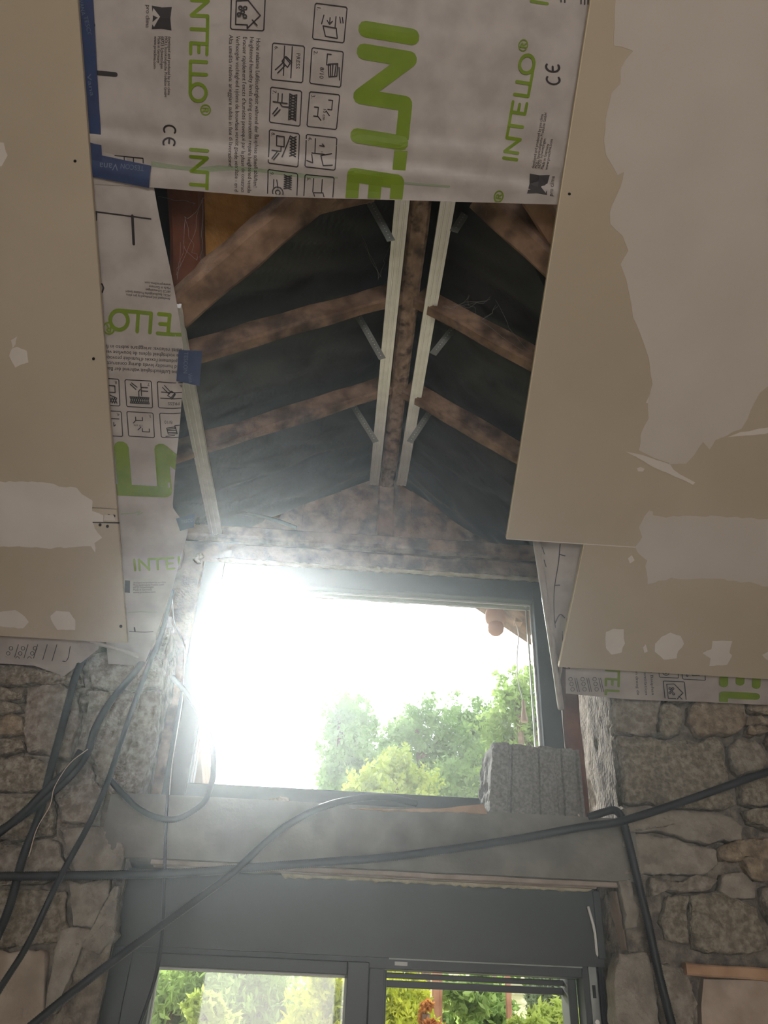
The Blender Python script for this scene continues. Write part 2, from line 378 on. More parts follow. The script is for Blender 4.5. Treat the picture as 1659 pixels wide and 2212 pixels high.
# sloping ceiling: root = the finished part over the camera, plasterboards are its panels
TOPT = 1.98
mb = MB(); mb.grid(lambda u, v: S(-2.6 + 5.4 * u, TOPT + 1.05 * v), 2, 2)
p = S(0, TOPT + 1.05)
mb.grid(lambda u, v: V((-2.6 + 5.4 * u, p.y + (-2.8 - p.y) * v, p.z)), 2, 2)
ceiling = tag(mb.build('ceiling', 'plasterboard', org=(0, 0, 3.5)), kind='structure')
def board(x0, x1, t0, t1, name='plasterboard'):
    c = [S(x0, t0), S(x1, t0), S(x1, t1), S(x0, t1)]
    o = slab(name, c, SN * 0.0125, 'plasterboard', ceiling)
    bm = bmesh.new(); bm.from_mesh(o.data); bmesh.ops.bevel(bm, geom=list(bm.edges), offset=0.0012, segments=1, affect='EDGES'); bm.to_mesh(o.data); bm.free()
    return o
TJ = 0.413
bl_low = board(-2.58, -0.652, -0.008, 0.425); bl_up = board(-2.58, -0.652, 0.427, TOPT)
br_low = board(0.630, 2.78, 0.0, TJ - 0.001); br_up = board(0.4135, 2.78, TJ + 0.001, TOPT)
# pale paper edge along the cut sides of the boards
for x, t0, t1, par in ((0.4135, TJ + .001, TOPT, br_up), (0.630, 0, TJ - .001, br_low)):
    slab('cut_edge', [S(x - .0008, t0, -.0002), S(x + .0012, t0, -.0004), S(x + .0012, t1, -.0004), S(x - .0008, t1, -.0002)], SN * 0.0118, 'board_edge', par)
slab('cut_edge', [S(.4135, TJ - .0002, -.0003), S(1.05, TJ - .0002, -.0003), S(1.05, TJ + .0025, -.0003), S(.4135, TJ + .0025, -.0003)], SN * .001, 'filler_white', br_up)

def patch(px, par, m='filler', seed=0, step=14, amp=2.5, th=0.0007, name='filler_patch'):
    o = ragged(px, step, amp, seed); return slab(name, [onS(q, -th) for q in o], SN * (th + .0004), m, par)
# left boards
patch([(-900, 1020), (-400, 1032), (-60, 1045), (30, 1040), (100, 1042), (128, 1052), (165, 1053), (175, 1068), (200, 1080), (200, 1105), (222, 1113), (222, 1128), (200, 1130), (203, 1140), (222, 1163), (205, 1172), (206, 1193), (195, 1180), (160, 1182), (100, 1185), (50, 1180), (-60, 1184), (-400, 1180), (-900, 1172)], bl_up, 'filler_white', 1, 10, 1.6)
patch([(25, 752), (38, 750), (58, 758), (61, 782), (45, 788), (34, 795), (20, 770)], bl_up, 'filler_white', 2, 7, 1)
patch([(24, 735), (37, 727), (33, 745), (27, 752)], bl_up, 'filler_white', 3, 6, .6)
patch([(-40, 305), (8, 309), (16, 335), (5, 358), (-40, 366)], bl_up, 'filler_white', 4, 9, 1.2)
patch([(-40, 1325), (20, 1320), (32, 1318), (50, 1328), (61, 1345), (50, 1358), (0, 1352), (-40, 1350)], bl_low, 'filler_white', 5, 9, 1.2)
patch([(108, 1330), (122, 1320), (150, 1321), (162, 1340), (163, 1361), (125, 1360), (114, 1347)], bl_low, 'filler_white', 6, 9, 1.2)
slab('joint_gap', [onS(q, -.0008) for q in ((200, 1127), (258, 1128), (258, 1131), (200, 1130))], SN * .001, 'print_black', bl_up)
patch([(226, 1112), (246, 1113), (250, 1125), (224, 1124)], bl_up, 'filler', 61, 8, .8)
# right boards
patch([(1332, -60), (1331, 0), (1328, 60), (1326, 97), (1345, 102), (1366, 112), (1350, 130), (1342, 150), (1341, 180), (1322, 200), (1312, 240), (1305, 300), (1308, 335), (1325, 360), (1334, 377), (1347, 372), (1340, 405), (1330, 430), (1316, 460), (1317, 485), (1345, 510), (1356, 540), (1342, 570), (1352, 605), (1362, 640), (1369, 685), (1388, 730), (1404, 785), (1408, 830), (1400, 875), (1401, 905), (1384, 940), (1380, 972), (1393, 981), (1445, 1000), (1447, 1003), (1483, 1003), (1500, 985), (1520, 955), (1535, 970), (1545, 952), (1570, 942), (1600, 925), (1615, 905), (1640, 850), (1664, 830), (1760, 800), (1900, 790), (2060, 760), (2060, -400), (1400, -400)], br_up, 'filler', 7, 16, 1.8)
patch([(1353, 975), (1390, 984), (1448, 1003), (1455, 1015), (1480, 1030), (1502, 1042), (1497, 1047), (1460, 1030), (1410, 1008)], br_up, 'filler_white', 8, 10, .8, .0011)
patch([(1573, 944), (1600, 934), (1900, 880), (1900, 910), (1640, 938), (1590, 943)], br_up, 'filler_white', 81, 10, 1)
patch([(1376, 1012), (1384, 1008), (1393, 1013), (1388, 1019), (1378, 1018)], br_up, 'filler_white', 9, 6, .5)
patch([(1392, 1115), (1402, 1104), (1409, 1104), (1410, 1115), (1440, 1117), (1500, 1114), (1580, 1117), (1660, 1123), (1800, 1130), (2300, 1150), (2300, 1300), (1800, 1275), (1680, 1262), (1650, 1268), (1640, 1262), (1620, 1255), (1600, 1258), (1550, 1250), (1480, 1250), (1450, 1248), (1400, 1262), (1396, 1225), (1400, 1212), (1380, 1195), (1374, 1182), (1386, 1160), (1382, 1140)], br_up, 'filler', 10, 11, 2.0)
for k, pl in enumerate(([(1308, 1365), (1325, 1358), (1347, 1360), (1349, 1390), (1342, 1410), (1320, 1414), (1310, 1400)], [(1416, 1390), (1430, 1375), (1448, 1367), (1470, 1375), (1478, 1392), (1465, 1405), (1462, 1423), (1435, 1424), (1415, 1408)],
                        [(1388, 1400), (1396, 1391), (1400, 1408), (1392, 1411)], [(1517, 1410), (1537, 1403), (1540, 1385), (1582, 1385), (1575, 1410), (1581, 1416), (1570, 1436), (1532, 1439), (1535, 1423)], [(1646, 1414), (1665, 1405), (1690, 1412), (1690, 1430), (1660, 1428)], [(1357, 1205), (1364, 1200), (1370, 1210), (1362, 1216)])):
    patch(pl, br_low, 'filler_white', 20 + k, 9, 1.2)
patch([(1395, 870), (1403, 855), (1403, 872)], br_up, 'filler_white', 30, 6, .4)
def screw(px, par, r=3.4):
    c = [(px[0] + r * math.cos(k * math.pi / 4), px[1] + r * math.sin(k * math.pi / 4)) for k in range(8)]
    slab('screw_head', [onS(q, -.0006) for q in c], SN * .0012, 'screw', par)
for q in ((162, 348), (202, 775), (235, 1114), (246, 1115)): screw(q, bl_up)
for q in ((216, 1134), (232, 1137), (261, 1353)): screw(q, bl_low)
screw((1230, 419), br_up)

# roof deck over the boards, notched for the dormer
def deck(x, y): return V((x, y, ZS(y) + 0.30))
pts = [(-2.7, 2.9), (-.74, 2.9), (-.74, 1.72), (.11, 1.06), (.88, 1.84), (.88, 2.9), (2.9, 2.9), (2.9, -.5), (-2.7, -.5)]
tag(slab('roof_deck', [deck(*q) for q in pts], V((0, 0, .03)), 'underlay'), 'dark main roof deck above the sloping plasterboard ceiling', 'roof', kind='structure')

# ---------------- stone wall (front), built round the two window openings
def rough(p, amp, seed=0.0):
    n1 = noise.noise(p * 6 + V((seed, 0, 0))); n2 = noise.noise(p * 22 + V((0, seed, 3)))
    return amp * (n1 + .5 * n2)
def wallgrid(mb, fn, nu, nv, nrm, amp):
    mb.grid(lambda u, v: (lambda q: q + V(nrm) * rough(q, amp))(V(fn(u, v))), nu, nv)
mb = MB()
mb.box((-2.6, 2.36, 0), (-.64, 2.7, 2.62)); mb.box((.90, 2.36, 0), (2.8, 2.7, 2.62))
mb.box((.82, 2.40, 0), (.90, 2.7, 1.92)); mb.box((-.64, 2.44, 0), (-.60, 2.7, 1.92))
lx = lambda z: -.577 if z > 1.93 else -.562
rx = lambda z: .836 if z > 1.93 else .80
wallgrid(mb, lambda u, v: (-2.55 + (lx(1.1 + 1.5 * v) + 2.55) * u, D + .022, 1.1 + 1.5 * v), 110, 90, (0, -1, 0), .010)
wallgrid(mb, lambda u, v: (rx(1.1 + 1.5 * v) + (2.75 - rx(1.1 + 1.5 * v)) * u, D + .022, 1.1 + 1.5 * v), 110, 90, (0, -1, 0), .010)
wallgrid(mb, lambda u, v: (.836, D + .02 + .4 * u, 2.06 + .54 * v), 18, 26, (-1, 0, 0), .012)
wallgrid(mb, lambda u, v: (-.577, D + .02 + .4 * u, 2.06 + .54 * v), 18, 26, (1, 0, 0), .010)
wallgrid(mb, lambda u, v: (.80 - .045 * u, D + .02 + .15 * u, 1.1 + .84 * v), 8, 40, (-1, -.3, 0), .007)
wallgrid(mb, lambda u, v: (-.562 - .03 * u, D + .02 + .17 * u, 1.1 + .84 * v), 8, 40, (1, -.3, 0), .007)
mb.box((-2.6, 2.33, 0), (-.62, 2.36, 1.1)); mb.box((.86, 2.33, 0), (2.8, 2.36, 1.1))
wall = tag(mb.build('wall_front', 'mortar', smooth=False, org=(0, D, 0)), kind='structure')

def stone(px, m='stone', out=0.012, seed=0, par=None, name='stone', y=D, back=0.05, inset=.08, rg=.007, step=.014, world=None):
    poly = [onY(q, y) for q in px] if world is None else [V((a, y, b)) for a, b in world]; step = step if world is None else .03
    pl = ragged([(p.x, p.z) for p in poly], step, .0028, seed)
    cx = sum(p[0] for p in pl) / len(pl); cz = sum(p[1] for p in pl) / len(pl); n = len(pl); v = []; f = []
    rings = [(0.0, back), (0.0, .012), (inset * .12, -out * .7), (inset * .6, -out), (.20, -out * 1.05), (.36, -out * 1.1), (.52, -out * 1.1), (.68, -out * 1.05), (.84, -out * 1.05)]
    for fr, dy in rings:
        for a, b in pl:
            q = V((a + (cx - a) * fr, y + dy, b + (cz - b) * fr))
            if dy < back: q = q + noise.noise_vector(q * 26 + V((seed * 1.7, 0, 0))) * rg + noise.noise_vector(q * 75 + V((0, seed, 0))) * rg * .55 + V((0, noise.noise(q * 9 + V((seed, 2, 0))) * rg * 1.2, 0))
            v.append(q)
    v.append(V((cx, y - out * 1.1, cz)))
    for k in range(len(rings) - 1):
        for i in range(n): f.append([k * n + i, k * n + (i + 1) % n, (k + 1) * n + (i + 1) % n, (k + 1) * n + i])
    k = len(rings) - 1
    for i in range(n): f.append([k * n + i, k * n + (i + 1) % n, len(v) - 1])
    f.append(list(range(n)))
    return obj(name, v, f, m, par or wall, True)
R_ST = [  # right of the window
    ([(1318, 1470), (1405, 1475), (1420, 1500), (1424, 1530), (1418, 1560), (1420, 1592), (1368, 1588), (1331, 1584)], 'stone_grey', .014),
    ([(1418, 1532), (1438, 1522), (1460, 1532), (1470, 1555), (1464, 1588), (1445, 1600), (1422, 1594)], 'stone', .022),
    ([(1420, 1478), (1480, 1482), (1478, 1520), (1440, 1518)], 'stone', .004),
    ([(1486, 1528), (1500, 1518), (1560, 1521), (1602, 1518), (1607, 1545), (1604, 1575), (1580, 1590), (1540, 1588), (1505, 1595), (1482, 1560)], 'stone_orange', .022),
    ([(1500, 1485), (1600, 1490), (1600, 1510), (1500, 1508)], 'stone', .010),
    ([(1614, 1500), (1700, 1505), (1700, 1540), (1650, 1545), (1613, 1538)], 'stone_orange', .016),
    ([(1610, 1547), (1650, 1552), (1690, 1556), (1690, 1572), (1640, 1566), (1612, 1568)], 'stone_orange', .014),
    ([(1611, 1572), (1648, 1570), (1660, 1583), (1625, 1590), (1610, 1588)], 'stone_orange', .018),
    ([(1662, 1575), (1710, 1580), (1710, 1640), (1672, 1640), (1655, 1600)], 'stone_orange', .016),
    ([(1332, 1590), (1380, 1592), (1420, 1600), (1460, 1602), (1505, 1602), (1540, 1594), (1556, 1605), (1560, 1625), (1563, 1650), (1572, 1680), (1578, 1715), (1584, 1742), (1560, 1750), (1500, 1748), (1440, 1744), (1390, 1738), (1346, 1736), (1340, 1660)], 'stone', .020),
    ([(1572, 1612), (1590, 1603), (1625, 1602), (1648, 1620), (1654, 1650), (1645, 1665), (1612, 1668), (1594, 1675), (1582, 1660), (1572, 1635)], 'stone_grey', .020),
    ([(1590, 1690), (1640, 1672), (1700, 1665), (1700, 1730), (1630, 1745), (1600, 1735)], 'stone', .014),
    ([(1604, 1752), (1650, 1742), (1700, 1740), (1700, 1800), (1648, 1790), (1620, 1775)], 'stone', .018),
    ([(1545, 1838), (1580, 1815), (1640, 1812), (1700, 1815), (1700, 1895), (1650, 1905), (1620, 1900), (1600, 1860), (1560, 1860)], 'stone_orange', .020),
    ([(1640, 1918), (1700, 1905), (1700, 1995), (1668, 2005), (1650, 1975), (1642, 1945)], 'stone_grey', .026),
    ([(1492, 1935), (1530, 1928), (1580, 1935), (1630, 1965), (1645, 2010), (1652, 2050), (1600, 2062), (1530, 2058), (1496, 2045), (1490, 1990)], 'stone', .012),
    ([(1440, 1935), (1485, 1932), (1486, 2040), (1440, 2030), (1428, 1990)], 'stone', .008),
    ([(1402, 1898), (1470, 1905), (1500, 1892), (1545, 1905), (1520, 1925), (1470, 1930), (1440, 1925), (1400, 1935)], 'stone_grey', .020),
    ([(1400, 2080), (1470, 2085), (1490, 2112), (1505, 2170), (1490, 2240), (1440, 2240), (1418, 2160)], 'stone_grey', .010),
]
for k, (pl, m_, o_) in enumerate(R_ST): stone(pl, m_, o_, 40 + k)
# cement render smeared over the stones beside the lintel
for k, (pl, m_, o_) in enumerate((
    ([(1345, 1748), (1400, 1744), (1470, 1752), (1550, 1757), (1580, 1770), (1602, 1790), (1600, 1815), (1560, 1818), (1520, 1826), (1490, 1815), (1440, 1800), (1400, 1798), (1352, 1800)], 'cement', .012),
    ([(1340, 1802), (1400, 1802), (1455, 1815), (1500, 1832), (1545, 1835), (1550, 1870), (1520, 1888), (1460, 1890), (1400, 1888), (1345, 1888)], 'cement', .006),
    ([(1560, 1890), (1600, 1885), (1632, 1912), (1628, 1940), (1580, 1942), (1550, 1925)], 'cement', .014),
    ([(1335, 1905), (1360, 1900), (1368, 1940), (1380, 1965), (1378, 2005), (1355, 2010), (1346, 1960)], 'cement', .006),
    ([(1335, 2060), (1395, 2055), (1412, 2110), (1425, 2240), (1330, 2240), (1322, 2120)], 'cement', .014))):
    stone(pl, m_, o_, 80 + k, name='cement_patch', rg=.004)
slab('plaster_patch', [onY(q, D - .004) for q in ((1520, 2115), (1720, 2120), (2080, 2145), (2080, 2500), (1525, 2500), (1515, 2170))], V((0, .04, 0)), 'plaster_pink', wall)
slab('plaster_patch', [onX((1296, 1930), .785), onY((1330, 1925), D + .016), onY((1342, 1990), D + .016), onY((1352, 2052), D + .014), onX((1306, 2058), .785)], V((.02, .03, 0)), 'plaster_pink', wall)
tag(timber('wood_batten', onY((1478, 2094), D - .012), onY((2100, 2140), D - .012), .03, .028, (0, 0, 1), 'pale_wood', seed=5), 'split pale wooden batten set into the stone wall beside the shutter box strike plate', 'batten')
L_ST = [  # left of the window
    ([(190, 1420), (240, 1405), (335, 1412), (352, 1440), (345, 1482), (270, 1492), (200, 1488), (192, 1455)], 'stone_grey', .014),
    ([(195, 1495), (300, 1498), (345, 1495), (335, 1600), (305, 1712), (240, 1715), (200, 1640), (185, 1560)], 'stone_grey', .012),
    ([(60, 1490), (130, 1480), (165, 1495), (175, 1560), (150, 1640), (60, 1625), (55, 1560)], 'stone_grey', .018),
    ([(-40, 1430), (40, 1440), (130, 1458), (175, 1445), (180, 1480), (100, 1480), (-40, 1478)], 'stone', .012),
    ([(-40, 1488), (20, 1488), (52, 1500), (48, 1515), (0, 1518), (-40, 1516)], 'stone', .016),
    ([(-40, 1522), (10, 1520), (45, 1525), (52, 1535), (20, 1542), (-40, 1545)], 'stone', .018),
    ([(-40, 1550), (30, 1545), (50, 1552), (52, 1585), (20, 1590), (-40, 1600)], 'stone_orange', .014),
    ([(-40, 1605), (15, 1598), (52, 1602), (55, 1620), (20, 1628), (-40, 1632)], 'stone', .018),
    ([(-40, 1640), (60, 1635), (120, 1650), (125, 1700), (60, 1712), (-40, 1710)], 'stone', .014),
    ([(130, 1650), (190, 1645), (225, 1720), (210, 1780), (135, 1775), (120, 1715)], 'stone_grey', .008),
    ([(-40, 1720), (60, 1720), (118, 1722), (120, 1800), (40, 1815), (-40, 1810)], 'stone', .010),
    ([(-40, 1825), (50, 1825), (120, 1810), (150, 1880), (90, 1910), (-40, 1915)], 'stone_grey', .010),
    ([(130, 1790), (220, 1790), (270, 1830), (262, 1890), (170, 1890)], 'cement', .006),
    ([(-40, 1925), (80, 1920), (140, 1925), (150, 2030), (60, 2045), (-40, 2045)], 'stone', .008),
    ([(-40, 2055), (60, 2052), (100, 2055), (95, 2180), (40, 2240), (-40, 2240)], 'plaster_pink', .008),
    ([(150, 1905), (235, 1900), (245, 1990), (205, 2005), (160, 2000)], 'cement', .008),
]
for k, (pl, m_, o_) in enumerate(L_ST): stone(pl, m_, o_, 120 + k)
stone([(128, 2010), (160, 2000), (200, 2010), (238, 1985), (250, 1915), (258, 1915), (250, 2020), (215, 2060), (160, 2040), (150, 2120), (120, 2190), (95, 2190), (115, 2080)], 'cement', .012, 150, name='cement_patch', rg=.004)

# the same masonry goes on to both sides
rs = random.Random(21)
for x0, x1 in ((-2.45, -1.09), (1.36, 2.66)):
    z = 1.15
    while z < 2.46:
        h = rs.uniform(.09, .17); x = x0 + rs.uniform(-.05, 0)
        while x < x1 - .05:
            w_ = min(rs.uniform(.12, .30), x1 - x); g_ = .006
            q = [(x + g_, z + g_), (x + w_ * .5, z + g_ * rs.uniform(.3, 2)), (x + w_ - g_, z + g_), (x + w_ - g_ * rs.uniform(.5, 2), z + h * .5), (x + w_ - g_, z + h - g_), (x + w_ * .5, z + h - g_ * rs.uniform(.3, 2)), (x + g_, z + h - g_)]
            stone([(0, 0)] * len(q), rs.choice(('stone', 'stone_grey', 'stone', 'stone_orange')), rs.uniform(.008, .018), rs.randint(200, 900), world=q); x += w_
        z += h
# ---------------- lintel between the two windows
mb = MB()
mb.grid(lambda u, v: V((-.64 + 1.49 * u, D - .006, 1.915 + .165 * v)) + V((0, -rough(V((3 * u, 0, v)), .0015), 0)), 30, 6)
mb.grid(lambda u, v: V((-.64 + 1.49 * u, D - .006 + .40 * v, 1.915)), 30, 6); mb.grid(lambda u, v: V((-.64 + 1.49 * u, D - .006 + .40 * v, 2.08)), 30, 6)
mb.box((-.64, D + .39, 1.915), (.85, D + .395, 2.08)); mb.box((-.642, D - .004, 1.916), (-.64, D + .39, 2.079)); mb.box((.85, D - .004, 1.916), (.852, D + .39, 2.079))
tag(mb.build('lintel', 'concrete'), 'long grey concrete lintel between the upper and lower windows', 'lintel', kind='structure')
for k, (y0, z0) in enumerate(((2.318, 1.912), (2.36, 1.911))):
    tag(timber('wood_batten', (-.5, y0, z0 - .004), (.79 - .05 * k, y0, z0 - .004), .018, .012, (0, 0, 1), 'dusty_wood', seed=11 + k, rough=.0015, seg=24), ('thin pinkish wooden batten along the front of the lintel underside', 'thin pinkish wooden batten along the lintel underside behind the front one')[k], 'batten')
def bead(name, a, b, r, label, n=40, seed=0, m='foam'):
    a = V(a); b = V(b); v = []; f = []; d = (b - a).normalized(); s = d.cross(V((0, .3, 1))).normalized(); u = s.cross(d)
    for i in range(n + 1):
        q = a.lerp(b, i / n); rr = r * (.55 + .9 * abs(noise.noise(V((i * .45, seed, 0))))) * (0.3 if i in (0, n) else 1)
        for k in range(7):
            g = 2 * math.pi * k / 7; v.append(q + (s * math.cos(g) + u * math.sin(g)) * rr)
    for i in range(n):
        for k in range(7): f.append([i * 7 + k, i * 7 + (k + 1) % 7, (i + 1) * 7 + (k + 1) % 7, (i + 1) * 7 + k])
    return tag(obj(name, v, f, m, None, True), label, 'foam')
bead('foam_bead', (-.15, 2.40, 1.906), (.74, 2.40, 1.906), .014, 'bead of yellowish foam between the lintel and the shutter box', seed=1, n=70)

# ---------------- roller shutter box over the lower window
pr = [(0, 0), (.145, 0)] + [(.145 + .012 * math.sin(a), .012 - .012 * math.cos(a)) for a in (.5, 1.0)]
Zb, Zt = 1.712, 1.902
prof = [(0, Zb), (0, Zt), (-.20, Zt), (-.20, Zb), (-.03, Zb), (-.012, Zb + .002), (-.004, Zb + .008)]
v = [V((x, 2.405 - a, z)) for x in (-.60, .758) for a, z in prof]; n = len(prof)
f = [[i, (i + 1) % n, n + (i + 1) % n, n + i] for i in range(n)] + [list(range(n))[::-1], [n + i for i in range(n)]]
sbx = empty('shutter_box', (0.08, 2.5, Zb)); tag(sbx, 'dark grey roller shutter box mounted above the lower window', 'shutter box')
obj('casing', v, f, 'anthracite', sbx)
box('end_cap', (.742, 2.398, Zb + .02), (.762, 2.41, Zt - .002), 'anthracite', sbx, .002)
box('edge_glint', (.165, 2.425, Zb - .003), (.70, 2.437, Zb + .0005), 'steel', sbx)  # added paler strip standing in for a highlight on the box edge

# ---------------- lower window
win2 = empty('window_2', (0.1, 2.47, 0)); tag(win2, kind='structure')
def bar(name, a, b, m, par, bv=.003): return box(name, a, b, m, par, bv)
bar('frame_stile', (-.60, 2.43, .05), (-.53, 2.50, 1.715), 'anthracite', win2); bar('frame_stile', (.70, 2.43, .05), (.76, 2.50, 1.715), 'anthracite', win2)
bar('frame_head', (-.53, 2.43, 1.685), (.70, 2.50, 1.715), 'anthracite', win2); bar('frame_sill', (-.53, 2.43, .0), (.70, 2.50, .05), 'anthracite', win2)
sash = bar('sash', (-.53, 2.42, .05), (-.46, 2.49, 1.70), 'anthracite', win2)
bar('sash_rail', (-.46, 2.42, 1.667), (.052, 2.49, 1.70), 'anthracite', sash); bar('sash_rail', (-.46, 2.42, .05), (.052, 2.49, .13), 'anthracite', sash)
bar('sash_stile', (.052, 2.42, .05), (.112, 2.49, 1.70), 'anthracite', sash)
for a, b in (((-.46, 2.455, 1.661), (.052, 2.462, 1.667)), ((-.461, 2.455, .13), (-.456, 2.462, 1.667)), ((.047, 2.455, .13), (.052, 2.462, 1.667))): box('glazing_seal', a, b, 'seal', sash)
box('pane', (-.46, 2.472, .13), (.052, 2.476, 1.667), 'pane_dusty', sash)
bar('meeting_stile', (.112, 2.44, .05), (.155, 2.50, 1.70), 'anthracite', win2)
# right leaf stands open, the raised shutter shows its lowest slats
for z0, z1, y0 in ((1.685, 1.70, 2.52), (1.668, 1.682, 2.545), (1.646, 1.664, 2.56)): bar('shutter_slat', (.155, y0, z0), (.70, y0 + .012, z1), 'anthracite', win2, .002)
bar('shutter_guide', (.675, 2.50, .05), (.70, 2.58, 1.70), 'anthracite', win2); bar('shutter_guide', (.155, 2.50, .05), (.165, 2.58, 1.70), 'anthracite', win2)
box('clip', (.18, 2.418, 1.695), (.215, 2.43, 1.704), 'seal', win2)
sp = bar('strike_plate', (.716, 2.424, 1.15), (.738, 2.431, 1.715), 'steel', win2, .001)
for z in (1.64, 1.56, 1.5): box('slot', (.722, 2.4225, z), (.731, 2.4242, z + .03), 'rubber', sp)
for z in (1.585, 1.545):
    mb = MB(); mb.add([V((.727 + .0065 * math.cos(k * .785), 2.4215, z + .0065 * math.sin(k * .785))) for k in range(8)], [list(range(8))]); mb.build('screw', 'zinc', sp)
bar('gasket', (.742, 2.42, .05), (.752, 2.432, 1.735), 'rubber', win2, .002)

# ---------------- upper fixed window
win1 = empty('window_1', (.09, 2.54, 2.08)); tag(win1, kind='structure')
X0, X1, ZA, ZB = -.474, .660, 2.163, 2.868; F0, F1 = 2.50, 2.575
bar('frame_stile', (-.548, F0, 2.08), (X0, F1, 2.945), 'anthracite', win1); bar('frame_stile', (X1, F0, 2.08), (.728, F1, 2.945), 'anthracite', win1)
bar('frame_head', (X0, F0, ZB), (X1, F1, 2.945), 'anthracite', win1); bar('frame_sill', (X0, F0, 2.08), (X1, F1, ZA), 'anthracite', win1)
for a, b in (((X0, 2.535, ZB - .006), (X1, 2.541, ZB)), ((X0, 2.535, ZA), (X0 + .006, 2.541, ZB)), ((X1 - .006, 2.535, ZA), (X1, 2.541, ZB)), ((X0, 2.553, ZB - .016), (X1, 2.558, ZB - .009)), ((X0 + .006, 2.553, ZA), (X0 + .011, 2.558, ZB)), ((X1 - .018, 2.553, ZA), (X1 - .012, 2.558, ZB))): box('glazing_seal', a, b, 'seal', win1)
box('pane', (X0, 2.543, ZA), (X1, 2.547, ZB), 'pane_clean', win1)

# ---------------- dormer: gable, cheeks, roof
RX, RZ = .111, 3.365
def ZL(x): return 3.345 + .521 * (x - .046)
def ZR(x): return 3.360 - .670 * (x - .13)
gable = empty('wall_gable', (RX, 2.62, 3.0)); tag(gable, kind='structure')
x = -.80
kk = 0
while x < .98:
    x1 = x + .145; c = [x, x1]
    if x < RX < x1: c = [x, RX, x1]
    top = [V((q, 2.62, (ZL(q) if q < RX else ZR(q)) + .09)) for q in c]
    slab('gable_board', [q + V((0, -.006 * (kk % 2), 0)) for q in [V((x, 2.62, 2.9)), V((x1 + .004, 2.62, 2.9))] + [V((q.x + (.004 if q.x == x1 else 0), q.y, q.z)) for q in reversed(top)]], V((0, .04, 0)), 'old_wood', gable); x = x1; kk += 1
for sx, nm in ((-.74, 'left'), (.86, 'right')):
    pl = [(1.15, ZS(1.15) + .05), (2.10, ZS(2.10) + .05), (2.38, 2.54), (2.38, 2.08), (2.72, 2.08), (2.72, 3.25), (1.15, 3.4)]
    tag(slab('wall_dormer_' + nm, [V((sx, a, b)) for a, b in pl], V((.02 if sx > 0 else -.02, 0, 0)), 'old_wood'), kind='structure')
def underlay(name, fz, x0, x1, label, yv):
    mb = MB()
    def fn(u, v):
        x = x0 + (x1 - x0) * u; ys = yv(u); y = ys + (3.06 - ys) * v
        ph = ((y - 1.56) / .40); sag = -.028 * abs(math.sin(math.pi * ph)) * math.sin(math.pi * min(1, u * 1.02))
        q = V((x, y, fz(x) + .10)); fold = noise.noise(V((q.x * 3.5 + q.y * 2, q.y * 9 - q.x * 4, 3)))
        return q + V((0, 0, sag + .014 * noise.noise(q * 5) + .012 * noise.noise(V((q.x * 3, q.y * 14, 0))) + .016 * (1 - abs(fold)) ** 6))
    mb.grid(fn, 60, 110); return tag(mb.build(name, 'underlay', None, True), label, 'membrane')
underlay('roof_underlay', ZL, RX, -.80, 'sagging black roof underlay above the low metal rail side of the dormer', lambda u: .98 + .75 * u)
underlay('roof_underlay', ZR, RX, .95, 'sagging black roof underlay above the concrete block side of the dormer', lambda u: .98 + .95 * u)
tag(timber('ridge_beam', (RX, .86, RZ + .055), (RX, 3.02, RZ + .055), .056, .11, (0, 0, 1), 'ridge_wood', seed=2, seg=40, rough=.003), 'rough brown ridge beam running between the two upper metal rails', 'beam')
for k, y in enumerate((1.56, 1.965)):
    tag(timber('rafter', (RX - .03, y + .02, ZL(RX - .03) + .035), (-.74, y + .02, ZL(-.74) + .035), .042, .066, (0, 0, 1), 'old_wood', seed=20 + k, seg=20, rough=.006), ('old brown rafter running from the ridge beam behind the small blue tape tab', 'old brown rafter reaching the low metal rail just below the tape tab', 'dark rafter beside the gable boards, above the low rail end')[k], 'rafter', 'dormer rafters')
    tag(timber('rafter', (RX + .03, y + .02, ZR(RX + .03) + .035), (.90, y + .02, ZR(.90) + .035), .042, .066, (0, 0, 1), 'old_wood', seed=30 + k, seg=20, rough=.006), ('thicker old rafter between ridge beam and cut plasterboard edge', 'second old rafter meeting the cut plasterboard edge, nearer the window', 'dark rafter by the gable boards, behind the cut plasterboard corner')[k], 'rafter', 'dormer rafters')
# outside verge under the overhanging dormer roof
for fz, xa, xb, lb in ((ZL, RX, -.80, 'weathered verge board under the dormer overhang, opposite the hanging ornament'), (ZR, RX, .95, 'weathered verge board under the dormer overhang, behind the hanging ornament')):
    P = [V((xa, 2.7, fz(xa) - .002)), V((xb, 2.7, fz(xb) - .002)), V((xb, 3.035, fz(xb) - .002)), V((xa, 3.035, fz(xa) - .002))]
    tag(slab('verge_board', P, V((0, 0, .05)), 'old_wood'), lb, 'board')
# valley timbers and main rafters seen through the opening
def onDL(px, off=0): 
    n = V((-.521, 0, 1)); d = ray(px); return EYE + d * ((3.345 - .521 * .046 - EYE.z + off) / n.dot(d))
def onDR(px, off=0):
    n = V((.670, 0, 1)); d = ray(px); return EYE + d * ((3.360 + .670 * .13 - EYE.z + off) / n.dot(d))
tag(timber('valley_rafter', onDL((300, 738), .03), onDL((700, 395), .03), .085, .07, (0, 0, 1), 'old_wood', seed=41, seg=22, rough=.005), 'thick old diagonal valley rafter beside the orange fibreboard', 'rafter')
tag(timber('trimmer', onDL((610, 442), .055), onDL((800, 402), .055), .07, .06, (0, 0, 1), 'old_wood', seed=42, seg=14), 'short old timber joined to the top of the diagonal valley rafter', 'timber')
tag(timber('valley_rafter', onDR((1040, 418), .05), onDR((1222, 590), .05), .07, .07, (0, 0, 1), 'old_wood', seed=43, seg=14, rough=.008), 'old diagonal valley rafter meeting the cut plasterboard with large filler patch', 'rafter')
